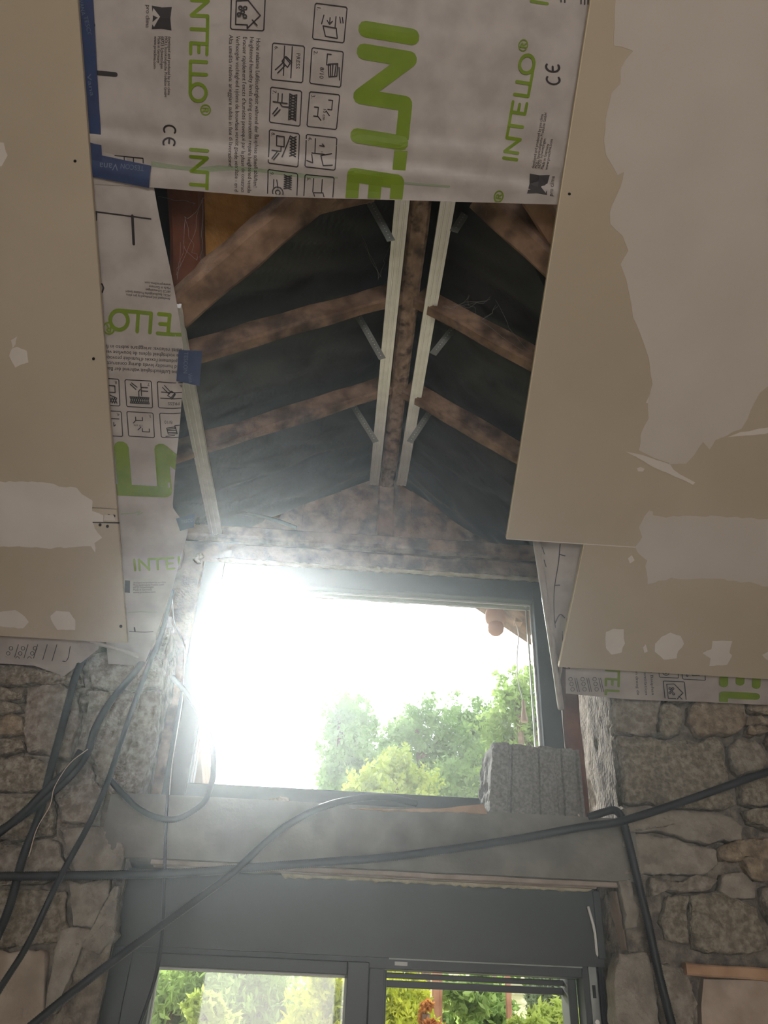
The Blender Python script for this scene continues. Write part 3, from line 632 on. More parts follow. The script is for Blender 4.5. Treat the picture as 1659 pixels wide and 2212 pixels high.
tag(timber('trimmer', onDR((1150, 418), .09), onDR((1240, 560), .09), .06, .06, (0, 0, 1), 'pale_wood', seed=44, seg=14, rough=.007), 'split paler timber end behind the valley rafter at the cut plasterboard', 'timber')
tag(timber('main_rafter', onS((400, 330), .17), onS((410, 640), .17), .075, .10, SN, 'red_wood', seed=45, seg=14, rough=.003), 'reddish brown main rafter beside the orange fibreboard', 'rafter')
tag(slab('fibreboard', [onS(q, .205) for q in ((425, 330), (720, 330), (600, 440), (440, 620), (425, 640))], SN * .02, 'fibreboard'), 'orange brown wood fibreboard between the main rafter and valley rafter', 'board')
# header, posts and plates round the upper window
tag(timber('header_beam', (-.72, 2.56, 2.992), (.86, 2.56, 2.992), .11, .085, (0, 0, 1), 'old_wood', seed=51, seg=24), 'dark wooden header beam above the upper window frame', 'beam')
tag(timber('wall_plate', (-.70, 2.50, 3.065), (.84, 2.50, 3.065), .05, .05, (0, 0, 1), 'old_wood', seed=52, seg=24), 'old wooden plate lying on the header beam below the gable boards', 'beam')
tag(timber('king_post', (RX, 2.585, 3.03), (RX, 2.585, 3.37), .07, .06, (0, 1, 0), 'old_wood', seed=53), 'dark upright post under the gable end of the ridge beam', 'post')
tag(timber('jamb_post', (-.612, 2.54, 2.07), (-.612, 2.54, 2.95), .125, .06, (0, 1, 0), 'old_wood', seed=54, seg=20), 'dark wooden post beside the upper window frame, behind the looped conduit', 'post')
tag(timber('jamb_post', (.768, 2.55, 2.07), (.768, 2.55, 2.95), .06, .06, (0, 1, 0), 'red_wood', seed=55, seg=20), 'reddish wooden post beside the upper window frame, behind the concrete block', 'post')
tag(timber('eave_plate', (-.655, 1.66, 2.93), (-.655, 2.48, 2.93), .07, .08, (0, 0, 1), 'old_wood', seed=56, seg=20), 'old eave plate running beside the low metal rail', 'beam')
bead('foam_bead', (-.50, 2.495, 2.95), (.70, 2.495, 2.952), .013, 'uneven pale foam bead along the top of the upper window frame', seed=4, n=80)
bead('foam_bead', (-.575, 2.49, 2.93), (-.56, 2.49, 2.97), .018, 'lump of yellowish foam at the upper window corner by the stone jamb post', seed=5, n=8)

# ---------------- metal rails
def rail(name, p0, p1, label, wd=.038):
    h = wd / 2; g = wd * .2
    prf = [(-h, 0), (-g - .002, 0), (-g - .001, .0018), (-g + .002, .0018), (-g + .003, 0), (g - .003, 0), (g - .002, .0018), (g + .001, .0018), (g + .002, 0), (h, 0), (h, .016), (h - .006, .016), (h - .006, .014), (-h + .006, .014), (-h + .006, .016), (-h, .016)]
    return tag(extrude(name, prf, p0, p1, (0, 0, 1), 'zinc'), label, 'rail', 'galvanised ceiling rails')
rail('ceiling_rail', (.061, 1.0, 3.330), (.056, 2.50, 3.330), 'galvanised ribbed rail overlapping the ridge beam on its shaded side')
rail('ceiling_rail', (.179, 1.0, 3.330), (.163, 2.49, 3.330), 'galvanised ribbed metal rail by the ridge beam on the cut plasterboard side')
rail('ceiling_rail', (-.497, 1.37, 3.045), (-.521, 2.505, 3.045), 'low galvanised metal rail emerging from behind the blue tape tab', .043)
# perforated hangers
def hanger(px0, px1, y, label, side):
    a = onY(px0, y); b = onY(px1, y); d = (b - a).normalized(); n_ = 9; st = empty('hanger_strap', b); tag(st, label, 'metal strap', 'perforated hanger straps')
    extrude('strip', [(-.011, 0), (.011, 0), (.011, .0015), (-.011, .0015)], a, b, (0, 1, 0), 'steel', st)
    s = d.cross(V((0, 1, 0))).normalized(); mb = MB(); L_ = (b - a).length; k = int(L_ / .012)
    for i in range(1, k):
        c = a + d * (i * .012) + V((0, -.0012, 0)); mb.add([c + s * .0018 * math.cos(q * 1.047) + d * .0018 * math.sin(q * 1.047) for q in range(6)], [list(range(6))])
    mb.build('perforation', 'zinc', st)
for a_, b_, y_, lb in (((764, 665), (826, 775), 1.68, 'dark perforated strap below the rafter that passes the tape tab'), ((752, 858), (812, 955), 2.08, 'dark perforated strap below the second rafter, on the low rail side'), ((990, 695), (935, 765), 1.68, 'dark perforated strap below the thicker rafter on the cut plasterboard side'), ((935, 880), (885, 955), 2.08, 'dark perforated strap below the second rafter on the cut plasterboard side'), ((795, 428), (845, 520), 1.28, 'dark perforated strap just under the membrane edge, beside the shaded ridge rail'), ((1020, 438), (980, 500), 1.28, 'dark perforated strap under the membrane edge, beside the brighter ridge rail')):
    hanger(a_, b_, y_, lb, 1)

# ================================================================== VAPOUR MEMBRANE SHEETS, PRINT AND TAPE
MO = 0.0165
def wr(p):
    t = tS(p); a = .0022 * noise.noise(V((p.x * 7, t * 9, 0))) + .0016 * noise.noise(V((p.x * 2.5, t * 30, 4)))
    e = max(0, 1 - abs(t - 1.33) / .10)
    return a + .0045 * e * math.sin(t * 95 + p.x * 4 + 2 * noise.noise(V((p.x * 3, 0, 1))))
def edge_clip(px, inside, off=MO):
    out = []
    c = onS(inside, off)
    for a, b in zip(px[:-1], px[1:]):
        A = onS(a, off); B = onS(b, off); n = (B - A).cross(SN).normalized()
        if n.dot(c - A) > 0: n = -n
        out.append((A, n))
    return out
def lerp_edge(pts, t):
    pts = sorted(pts)
    if t <= pts[0][0]: return pts[0][1]
    for (a, x), (b, y) in zip(pts[:-1], pts[1:]):
        if a <= t <= b: return x + (y - x) * (t - a) / (b - a)
    return pts[-1][1]
class Printer:
    def __init__(s, root, off, surf, clip): s.root = root; s.off = off; s.surf = surf; s.clip = clip
    def art(s, name, vf, p0, p1, p2, L, H, m):
        return place(name, vf, onS(p0, s.off), onS(p1, s.off), onS(p2, s.off), L, H, m, s.root, .0009, s.surf, s.clip)
    def text(s, body, p0, p1, h, upx, m='print_black', name='printed_text'):
        vf = text2d(body); L = max(q.x for q in vf[0]); p2 = (p0[0] + upx[0] * h, p0[1] + upx[1] * h)
        return s.art(name, vf, p0, p1, p2, L, .70, m)
    def lines(s, px_lines, wpx, m='print_black', name='printed_line'):
        # strokes given directly on the sheet, by position
        o = onS((0, 0), s.off); xs = V((1, 0, 0)); ys = SDIR
        sc = (onS((700, 700), s.off) - onS((701, 700), s.off)).length
        if len(px_lines) > 1 and name == 'printed_line':
            for ln in px_lines: s.lines([ln], wpx, m, name)
            return
        loc = [[((onS(q, s.off) - o).dot(xs), (onS(q, s.off) - o).dot(ys)) for q in ln] for ln in px_lines]
        vf = strokes(loc, wpx * sc)
        return place(name, vf, o, o + xs, o + ys, 1, 1, m, s.root, .0009, s.surf, s.clip)
    def icon(s, n, p0, p1, p2):
        s.art('printed_icon', strokes(icon(n), .035), p0, p1, p2, 1, 1, 'print_black')
        def sub(body, x, y, h):
            vf = text2d(body); k = h / .7; v2 = [V((x + q.x * k, y + q.y * k, 0)) for q in vf[0]]
            s.art('printed_text', (v2, vf[1]), p0, p1, p2, 1, 1, 'print_black')
        sub('%d.' % n, .07, .07, .12)
        if n == 6: sub('PRESS', .2, .76, .12)
        if n == 2: sub('8/10', .5, .3, .13)
        if n == 3: sub('10 cm', .42, .5, .1)
        if n == 4: sub('10 cm', .45, .5, .07)
    def emblem(s, p0, p1, p2):
        o = s.art('printed_emblem', ([V((.0, .0, 0)), V((.5, .06, 0)), V((1, 0, 0)), V((.95, .5, 0)), V((1, 1, 0)), V((.5, .94, 0)), V((0, 1, 0)), V((.05, .5, 0))], [list(range(8))]), p0, p1, p2, 1, 1, 'print_black')
        s.art('printed_emblem', ([V((.1, .08, 3)), V((.45, .42, 3)), V((.62, .30, 3)), V((.9, .12, 3)), V((.8, .03, 3)), V((.3, .03, 3))], [list(range(6))]), p0, p1, p2, 1, 1, 'membrane')
L5 = ['developed and produced by pro clima', 'MOLL bauökologische Produkte GmbH', '68723 Schwetzingen', 'Made in Germany', 'www.proclima.com']

# ---- the sheet across the top of the opening
low = [(tS(onS(q, MO)), onS(q, MO).x) for q in ((205, 398), (330, 405), (560, 424), (700, 428), (850, 432), (1205, 442), (1270, 446))]
lowx = sorted((x, t) for t, x in low)
mb = MB()
def fn(u, v):
    x = -.72 + 1.26 * u; t0 = lerp_edge(lowx, x); t = t0 + (2.05 - t0) * (v ** 1.3); q = S(x, t, MO); return q + SN * wr(q)
mb.grid(fn, 48, 60)
up_sheet = tag(mb.build('vapour_membrane', 'membrane', None, True), 'large printed off-white vapour membrane stretched across the top of the opening', 'membrane')
P = Printer(up_sheet, MO, wr, edge_clip([(330, 403), (700, 426), (1205, 440)], (700, 200)))
P.art('printed_logo', strokes(logo(), .29), (789, 63), (764, 378), (891, 80), 2.75, 1, 'print_green')
P.art('printed_logo', strokes(logo(), .2), (1116, 345), (1153, 141), (1087, 341), 5.55, 1, 'print_green'); P.art('printed_logo', strokes(regmark(), .08), (1116, 345), (1153, 141), (1087, 341), 5.55, 1, 'print_green')
P.art('printed_logo', strokes(logo(), .2), (1063, 672), (1100, 468), (1034, 668), 5.55, 1, 'print_green'); P.art('printed_logo', strokes(regmark(), .08), (1063, 672), (1100, 468), (1034, 668), 5.55, 1, 'print_green')
P.art('printed_logo', strokes(logo(), .2), (1182, 8), (1215, -190), (1148, 3), 5.55, 1, 'print_green')
P.art('printed_logo', strokes(logo(), .2), (414, -16), (411, 199), (450, -14), 5.55, 1, 'print_green'); P.art('printed_logo', strokes(regmark(), .08), (414, -16), (411, 199), (450, -14), 5.55, 1, 'print_green')
P.art('printed_logo', strokes(logo(), .2), (413, 323), (412, 398), (449, 326), 1.97, 1, 'print_green')
P.art('printed_mark', strokes(CEMARK, .16), (354, 270), (353, 317), (379, 272), 2.1, 1, 'print_black')
P.art('printed_mark', strokes(CEMARK, .16), (1209, 183), (1207, 136), (1181, 181), 2.1, 1, 'print_black')
for i, (x, y1) in enumerate(((363.5, 205), (356, 209), (348, 149), (341, 136), (333, 148))): P.text(L5[i], (x, 78), (x - 1.2, y1), 6.5, (1, .06))
for i, (a, b) in enumerate((((1153, 364), (1174, 247)), ((1160, 364), (1182, 244)), ((1166, 364), (1179, 300)), ((1173, 366), (1186, 311)), ((1182, 367), (1194, 301)))): P.text(L5[i], a, b, 6, (-1, -.1))
P.text('pro clima', (316, 10), (315, 60), 9, (1, .06)); P.text('pro clima', (1193, 424), (1199, 381), 9, (-1, -.1))
P.emblem((328, 12), (328, 63), (371, 15)); P.emblem((1181, 421), (1188, 378), (1138, 418))
for b, a, e in (('Hohe relative Luftfeuchtigkeit während der Bauphase schnell ablüften!', (554, 82), (548, 404)), ('Heightened humidity levels during construction require heightened ventilat', (540, 79), (535, 420)), ("Evacuer rapidement l'excès d'humidité provoqué par la phase de constructi", (525, 79), (521, 418)), ('Verhoogde vochtigheid tijdens de bouwfase vereist goede ventilatie - en dr', (510, 77), (507, 418)), ('Alta umidità relativa: arieggiare subito in fase di lavorazione!', (495, 75), (494, 361))): P.text(b, a, e, 9, (1, .08))
P.art('printed_icon', strokes(HOUSE, .04), (500, -10), (498, 63), (573, -6), 1, 1, 'print_black')
for n, a, b, c in ((1, (681, 7), (675, 84), (750, 16)), (2, (674, 103), (669, 180), (742, 112)), (3, (669, 198), (663, 273), (734, 205)), (4, (662, 290), (659, 360), (728, 298)), (5, (659, 377), (655, 448), (722, 383)), (6, (589, 93), (586, 172), (658, 100)), (7, (585, 188), (582, 264), (652, 197)), (8, (582, 280), (580, 352), (647, 289)), (9, (579, 366), (578, 432), (643, 375))): P.icon(n, a, b, c)
P.lines([[(206, 157), (250, 161)]], 8); P.lines([[(203, 52), (204, 55)]], 4); P.lines([[(248, 336), (309, 342), (309, 352)], [(268, 338), (268, 346)], [(288, 340), (288, 350)]], 2)
P.lines([[(1212, -4), (1212, 4)], [(1220, -4), (1220, 5)], [(1255, 0), (1255, 8)], [(1263, 0), (1263, 9)], [(1270, 0), (1270, 9)]], 2.5)
mo_ = onS((335, 357), MO)
patchpx = [(326, 348), (380, 357), (430, 362), (470, 357), (520, 360), (600, 368), (680, 378), (730, 382), (730, 386), (650, 384), (560, 372), (500, 368), (440, 372), (380, 366), (326, 360)]
place('stain', ([V((onS(q, MO).x, tS(onS(q, MO)), 0)) for q in patchpx], [list(range(len(patchpx)))]), S(0, 0, MO), S(1, 0, MO), S(0, 1, MO), 1, 1, 'stain_green', up_sheet, .0006, wr, None)
P.lines([[(870, 395), (920, 399), (970, 403)]], 4, 'stain_green', 'stain')

# ---- the sheet running down the left side of the opening
ledge_px = [(318, 330), (330, 405), (360, 560), (385, 690), (397, 770), (385, 930), (370, 1100), (404, 1150), (400, 1168), (372, 1270), (330, 1390), (310, 1440)]
ledge = sorted((tS(onS(q, MO)), onS(q, MO).x) for q in ledge_px)
mb = MB()
T0, T1 = ledge[0][0], ledge[-1][0]
def wl(p):
    t = tS(p); x = p.x; e = lerp_edge(ledge, t) - x
    return .0028 * noise.noise(V((x * 9, t * 5, 7))) + .004 * max(0, 1 - e / .05) * math.sin(t * 20) + .010 * math.exp(-max(0, e) / .012)
def fn(u, v):
    t = T0 + (T1 - T0) * v; x1 = lerp_edge(ledge, t); q = S(-.72 + (x1 + .72) * u, t, MO + .002); return q + SN * wl(q)
mb.grid(fn, 18, 110)
left_sheet = tag(mb.build('vapour_membrane', 'membrane', None, True), 'long narrow printed membrane strip beside the plasterboard, carrying three blue tapes', 'membrane')
Q = Printer(left_sheet, MO + .002, wl, edge_clip([(330, 405), (385, 690), (397, 770)], (250, 700)) + edge_clip([(397, 770), (385, 930), (370, 1100)], (250, 700)))
QB = Printer(left_sheet, MO + .002, wl, edge_clip([(402, 1160), (372, 1270), (330, 1390)], (300, 1200)))
Q.lines([[(190, 455), (326, 473)]], 3); Q.lines([[(208, 459), (208, 475)]], 4); Q.lines([[(286, 466), (289, 527)]], 5.5)
Q.lines([[(190, 392), (199, 393)], [(214, 394), (229, 396)], [(246, 398), (260, 400)]], 2.5)
Q.lines([[(212, 610), (221, 614), (224, 622), (221, 631), (213, 635)]], 3.5)
Q.art('printed_logo', strokes(logo(), .2), (472, 690), (276, 672), (468, 731), 5.1, 1, 'print_green'); Q.art('printed_logo', strokes(regmark(), .08), (492, 692), (276, 672), (488, 733), 5.55, 1, 'print_green')
for i in range(5): Q.text(L5[i], (367, 644 - 7.6 * i), (367 - (94, 95, 52, 45, 54)[i], 634 - 7.6 * i + (0, 0, 4, 5, 4)[i]), 5.5, (-.05, 1))
for i, b in enumerate(('Hohe relative Luftfeuchtigkeit während der Bauphase', 'Heightened humidity levels during construction re', "Evacuer rapidement l'excès d'humidité provoqué par", 'Verhoogde vochtigheid tijdens de bouwfase vereist g', 'Alta umidità relativa: arieggiare subito in fase di')): Q.text(b, (428, 803 - 12 * i), (206, 791 - 12 * i), 8, (-.05, 1))
for n, a, b, c in ((6, (396, 829), (340, 824), (398, 885)), (7, (327, 823), (270, 820), (330, 881)), (8, (257, 819), (198, 815), (259, 877)), (2, (397, 896), (345, 892), (400, 948)), (3, (331, 892), (274, 889), (334, 945)), (4, (262, 889), (204, 885), (265, 943))): Q.icon(n, a, b, c)
Q.art('printed_logo', strokes(logo(), .27), (491, 978), (262, 966), (494, 1070), 1.97, 1, 'print_green')
Q.lines([[(262, 1110), (290, 1108), (302, 1104), (298, 1112), (308, 1107)]], 3, 'stain_green', 'stain')
QB.art('printed_logo', strokes(logo(), .2), (292, 1232), (361, 1229), (290, 1209), 2.75, 1, 'print_green')
for i in range(5): QB.text(L5[i], (288, 1260 + 5.2 * i), (288 + (70, 66, 44, 40, 48)[i], 1259 + 5.2 * i), 4.2, (0, -1))
QB.art('printed_emblem', ([V((0, 0, 0)), V((1, 0, 0)), V((1, 1, 0)), V((0, 1, 0))], [[0, 1, 2, 3]]), (270, 1279), (281, 1280), (270, 1253), 1, 1, 'print_black')
QB.lines([[(278, 1322), (305, 1320), (338, 1323)]], 3, 'stain_green', 'stain'); QB.lines([[(280, 1363), (330, 1366)]], 2); QB.lines([[(291, 1355), (292, 1363)]], 4)

# ---- loose sheet ends under the boards
def sheet(name, fn, nu, nv, label): 
    mb = MB(); mb.grid(fn, nu, nv); return tag(mb.build(name, 'membrane', None, True), label, 'membrane')
def quad(a, b, c, d):
    return lambda u, v: (a.lerp(b, u)).lerp(d.lerp(c, u), v)
bl = [onS(q, MO) for q in ((-60, 1370), (222, 1385), (222, 1396), (130, 1459))]; 
def fnl(u, v):
    e = lerp_edge([(0, 1400), (.75, 1430), (.86, 1436), (.925, 1458), (1, 1398)], u); q = onS((-785 + 1000 * u, 1372 - 30 * (1 - u) + (e - 1372 + 30 * (1 - u)) * v), MO + .003); return q + SN * (.003 * math.sin(u * 14 + v * 3) - .006 * v * v)
low_sheet = sheet('vapour_membrane', fnl, 120, 10, 'pointed end of printed membrane hanging below the plasterboard above the tied conduits')
W = Printer(low_sheet, MO + .003, None, None)
for k in range(3):
    for j in range(3):
        c = (24 + 26 * k - 6 * j, 1400 + 11 * j); W.lines([arc(c[0], c[1], 4, 4, n=10)], 1.6)
for k in range(5): W.lines([[(40 + 26 * k * .8, 1392), (28 + 26 * k * .8, 1432)]], 1.8)
W.lines([[(152, 1396), (148, 1420), (132, 1448)]], 1.8); W.lines([[(136, 1428), (146, 1429)]], 3); W.lines([[(196, 1408), (200, 1398)]], 3)
tag(tube('membrane_roll', [onS((196, 1386), .004), onS((225, 1394), .0), onS((262, 1404), -.002), onS((300, 1418), .002)], .0055, 'membrane', sides=10), 'thin rolled membrane edge between the pointed membrane end and the long strip', 'membrane')
def fnc(u, v):
    q = onY((298 + 40 * u, 1444 - 72 * u + 24 * v - 10 * u * v), 2.27 - .03 * u); return q + V((0, .004 * math.sin(u * 5), 0))
sheet('membrane_corner', fnc, 10, 6, 'small folded white membrane corner at the foot of the long strip')

def fnr(u, v):
    px = (1222 + 978 * u, 1420 + (1497 + 57 * u + 3 * math.sin(u * 9) - 1420) * v); q = onS(px, MO + .002)
    return q + SN * (.002 * math.sin(u * 21 + v * 2) * v - .004 * v ** 4)
rb_sheet = sheet('vapour_membrane', fnr, 50, 10, 'printed membrane band under the plasterboard above the large rough stones')
def wrb(p): return -.001
R_ = Printer(rb_sheet, MO + .002, lambda p: -.003 * max(0, min(1, -tS(p) / .09)) ** 3 - .001, edge_clip([(1222, 1495), (1700, 1523)], (1400, 1440)))
R_.art('printed_logo', strokes(logo(), .27), (1568, 1290), (1562, 1499), (1642, 1294), 3.78, 1, 'print_green')
R_.art('printed_logo', strokes(logo(), .2), (1310, 1400), (1308, 1489), (1338, 1402), 3.78, 1, 'print_green')
R_.art('printed_icon', strokes(HOUSE, .04), (1432, 1470), (1436, 1512), (1478, 1472), 1, 1, 'print_black'); R_.icon(9, (1420, 1420), (1424, 1462), (1462, 1422)); R_.icon(5, (1470, 1425), (1474, 1466), (1520, 1428))
for k in range(3):
    R_.lines([arc(1232 + 26 * k, 1466, 4, 4, n=10), arc(1234 + 26 * k, 1476, 4, 4, n=10), arc(1236 + 26 * k, 1487, 4, 4, n=10)], 1.4); R_.lines([[(1241 + 26 * k, 1464), (1247 + 26 * k, 1492)], [(1245 + 26 * k, 1464), (1251 + 26 * k, 1492)]], 1.6)
R_.lines([[(1217, 1428), (1229, 1429), (1230, 1444), (1216, 1443), (1217, 1428)], [(1218, 1431), (1228, 1442)], [(1228, 1431), (1218, 1442)]], 1.8)
for x, b in ((1372, 'en droog de'), (1390, 'ventilation'), (1404, 'o Bauphas')): R_.text(b, (x, 1446), (x + 3, 1499), 6, (1, 0))

# ---- flap folded into the dormer on the right, with its rolled edge
RA, RB = onS((1264, 1165), MO + .003), onS((1214, 1446), MO + .003)
LA, LB = onS((1157, 1168), .045), onY((1206, 1528), 2.37)
def fnf(u, v):
    a = LA.lerp(LB, v); b = RA.lerp(RB, v) if v < 1 else RB; q = a.lerp(b, u)
    return q + V((0, 0, .012 * math.sin(math.pi * u) * (1 - .5 * v) + .004 * math.sin(u * 7 + v * 9)))
flap = sheet('vapour_membrane', fnf, 16, 40, 'crumpled white membrane flap folded beside the upper window above the concrete block')
tag(tube('membrane_roll', [LA + V((0, -.006, -.002)), LA.lerp(LB, .35) + V((.003, -.008, -.004)), LA.lerp(LB, .7) + V((.005, -.010, -.006)), LB + V((.005, -.012, -.006))], .0105, 'membrane', sides=12), 'long rolled white membrane edge hanging past the upper window frame', 'membrane')
def onflap(u, v): return fnf(u, v) + V((0, -.0015, -.0015))
mb = MB()
for pl, r_ in (([(.5, .04), (.46, .15), (.33, .3), (.28, .45), (.30, .55)], .0011), ([(.48, .10), (.62, .115)], .0014), ([(.36, .28), (.50, .30)], .0014), ([(.29, .52), (.5, .50), (.7, .54)], .0016), ([(.62, .62), (.66, .72), (.7, .85)], .0012), ([(.12, .05), (.15, .09)], .0009), ([(.13, .12), (.16, .16)], .0009), ([(.8, .55), (.78, .62)], .0014)):
    tube('x', [onflap(*q) for q in pl], r_, 'print_black', mb=mb, sides=5, step=.006)
mb.build('printed_line', 'print_black', flap)

# ---- blue adhesive tape
def tape(px, off, label, name='adhesive_tape', surf=wr):
    a, b, c, d = [onS(q, off) for q in px]; v = []; f = []; nu, nv = 14, 4; mb = MB()
    def fn(u, v_):
        q = a.lerp(b, u).lerp(d.lerp(c, u), v_); return q + SN * surf(q)
    mb.grid(fn, nu, nv); return tag(mb.build(name, 'tape_blue', None, True), label, 'tape', 'blue sealing tape')
t1 = tape([(150, -60), (198, -60), (222, 372), (184, 372)], MO - .0035, 'long blue sealing tape running down along the plasterboard edge')
T = Printer(t1, MO - .0035, wr, None)
for p0, p1, b in (((170, 0), (177, 34), 'VANA'), ((181, 35), (193, 92), 'TESCON'), ((188, 160), (196, 208), 'Vana'), ((196, 340), (182, 258), 'N VANA')):
    if b == 'N VANA': T.text(b, p0, p1, 10, (-1, .1), 'tape_print')
    else: T.text(b, p0, p1, 9, (1, -.1), 'tape_print')
T.lines([[(187, 118), (200, 115), (202, 136), (190, 140), (187, 118)], [(190, 124), (199, 133)]], 3, 'tape_print', 'printed_emblem')
t2 = tape([(178, 327), (326, 358), (322, 406), (182, 378)], MO - .0055, 'wide blue sealing tape joining the large sheet and the narrow strip')
T = Printer(t2, MO - .0055, wr, None)
T.text('Vana', (256, 354), (215, 351), 15, (-.05, 1), 'tape_print'); T.text('TESCON', (311, 359), (261, 353), 11, (-.05, 1), 'tape_print')
t3 = tape([(386, 756), (437, 758), (431, 834), (381, 823)], MO - .0005, 'small blue tape tab holding the narrow strip to the low metal rail', surf=lambda p: 0)
T = Printer(t3, MO - .0005, None, None); T.text('TESCON', (398, 760), (396, 806), 9, (1, 0), 'tape_print'); T.text('Vana', (406, 806), (409, 826), 9, (1, 0), 'tape_print')
t4 = tape([(380, 1120), (421, 1110), (419, 1139), (389, 1147)], MO - .0005, 'small torn blue tape tab at the lower end of the narrow strip', surf=lambda p: 0)
T = Printer(t4, MO - .0005, None, None); T.text('TESCO', (391, 1131), (418, 1126), 7, (0, -1), 'tape_print')

# ================================================================== THINGS
# hollow concrete block standing on the lintel
bx0, bx1, by0, by1, bz0, bz1 = .432, .712, 2.298, 2.498, 2.079, 2.281
front = [(0, 0)]
for g0, g1 in ((.052, .066), (.125, .152), (.202, .224), (.258, .272)): front += [(g0, 0), (g0 + .004, .011), (g1 - .004, .011), (g1, 0)]
front += [(bx1 - bx0, 0)]
cv = [(bx0 + a, by0 + b) for a, b in front]; dens = []
for (a, b), (c, d) in zip(cv[:-1], cv[1:]):
    k = max(1, int((c - a) / .008))
    for i in range(k): dens.append((a + (c - a) * i / k, b + (d - b) * i / k))
dens.append(cv[-1]); mb = MB(); nz_ = 18
def bf(i, j):
    a, b = dens[i]; z = bz0 + (bz1 - bz0) * j / nz_; q = V((a, b, z)); lean = .018 * (j / nz_) * (1 - i / (len(dens) - 1))
    q += noise.noise_vector(q * 70) * .0016 + V((0, noise.noise(q * 25) * .002, 0)); q.x += lean
    if j == nz_: q.z += .006 * noise.noise(q * 40) - .006 * (i / len(dens))
    if i == 0: q.x += .006 * noise.noise(V((0, 0, z * 50)))
    return q
n = len(dens); v = [bf(i, j) for j in range(nz_ + 1) for i in range(n)]; f = [[j * n + i, j * n + i + 1, (j + 1) * n + i + 1, (j + 1) * n + i] for j in range(nz_) for i in range(n - 1)]
blk = empty('concrete_block', ((bx0 + bx1) / 2, 2.4, bz0)); tag(blk, 'rough grey grooved concrete block standing on the lintel before the upper window', 'block')
obj('front_shell', v, f, 'block_concrete', blk)
mb = MB()
def sidefn(u, w_):
    z = bz0 + (bz1 - bz0) * w_; q = V((bx0 + .001, by0 + .195 * u, z)); q.x += .018 * w_ + .007 * noise.noise(q * 45) * (0.3 + u) + .006 * noise.noise(q * 18); 
    if u == 0: q = bf(0, int(round(w_ * nz_)))
    return q
mb.grid(sidefn, 14, nz_); mb.build('broken_side', 'block_concrete', blk)
mb = MB(); mb.box((bx0 + .02, by0 + .03, bz0), (bx0 + .05, by1, bz1 - .008)); mb.box((bx1 - .03, by0 + .03, bz0), (bx1, by1, bz1 - .01)); mb.box((bx0 + .05, by1 - .03, bz0), (bx1 - .03, by1, bz1 - .01)); mb.box((bx0 + .02, by0 + .01, bz0), (bx1, by0 + .035, bz1 - .012)); mb.build('web', 'block_concrete', blk)

# torn wooden sliver along the lintel edge
pl = ragged([(757, 1746), (850, 1748), (950, 1746), (1044, 1737), (1053, 1758), (1000, 1754), (900, 1753), (800, 1750)], 12, .8, 3)
tag(slab('wood_sliver', [onY(q, D - .012) for q in pl], V((0, .07, .0)), 'pale_wood'), 'torn pale wooden sliver lying on the lintel edge beside the concrete block', 'wood')
for k, (px, s_) in enumerate((((590, 1731), .012), ((610, 1728), .014), ((1243, 1762), .010), ((420, 1725), .008))):
    mb = bmesh.new(); bmesh.ops.create_icosphere(mb, subdivisions=2, radius=s_); c = onY(px, 2.31); vv = []
    mb.verts.ensure_lookup_table()
    for q in mb.verts: vv.append(c + V((q.co.x * 1.3, q.co.y, q.co.z * .6)) + noise.noise_vector(q.co * 90 + V((k, 0, 0))) * .004)
    ff = [[w_.index for w_ in q.verts] for q in mb.faces]; mb.free(); tag(obj('rubble_crumb', vv, ff, 'foam'), ('smaller pale foam crumb beside the larger one on the lintel edge', 'larger pale foam crumb on the middle of the lintel edge', 'yellowish crumb at the foot of the concrete block', 'small crumb near the looped conduit on the lintel edge')[k], 'rubble')

# electrical conduits and wires
def run(name, pts, r, label, m='conduit', ridged=True, group='black corrugated conduits', cat='conduit'):
    return tag(tube(name, [onY((a, b), y) for a, b, y in pts], r, m, ridged=ridged, sides=10 if ridged else 6), label, cat, group)
run('conduit', [(-900, 1880, 2.22), (-400, 1890, 2.20), (-60, 1893, 2.19), (200, 1891, 2.21), (400, 1885, 2.245), (520, 1876, 2.26), (700, 1862, 2.265), (870, 1848, 2.265), (1100, 1815, 2.25), (1250, 1788, 2.235), (1345, 1773, 2.225), (1480, 1730, 2.22), (1720, 1648, 2.20), (2050, 1560, 2.18), (2500, 1510, 2.20)], .0108, 'long black conduit strung across the whole lintel and both stone walls')
run('conduit', [(1270, 1766, 2.30), (1300, 1756, 2.29), (1326, 1750, 2.275), (1342, 1764, 2.262), (1352, 1795, 2.262), (1375, 1890, 2.262), (1400, 1995, 2.262), (1425, 2110, 2.26), (1465, 2270, 2.24), (1540, 2600, 2.2)], .0112, 'black conduit hooked over the lintel end, dropping past the strike plate jamb')
run('conduit', [(-420, 2600, 2.0), (10, 2262, 2.08), (180, 2125, 2.13), (350, 1998, 2.20), (430, 1940, 2.225), (500, 1888, 2.235), (560, 1832, 2.255), (620, 1783, 2.268), (690, 1746, 2.276), (760, 1727, 2.284), (830, 1722, 2.31), (900, 1735, 2.35)], .0100, 'black conduit rising diagonally over the shutter box to the lintel top')
run('conduit', [(322, 1405, 2.25), (296, 1446, 2.235), (262, 1486, 2.225), (232, 1525, 2.22), (205, 1575, 2.215), (190, 1622, 2.21), (160, 1668, 2.20), (110, 1715, 2.19), (60, 1755, 2.18), (-40, 1815, 2.16), (-300, 1935, 2.17), (-700, 2060, 2.22)], .0105, 'black conduit leaving the membrane corner and bending to the tied bundle')
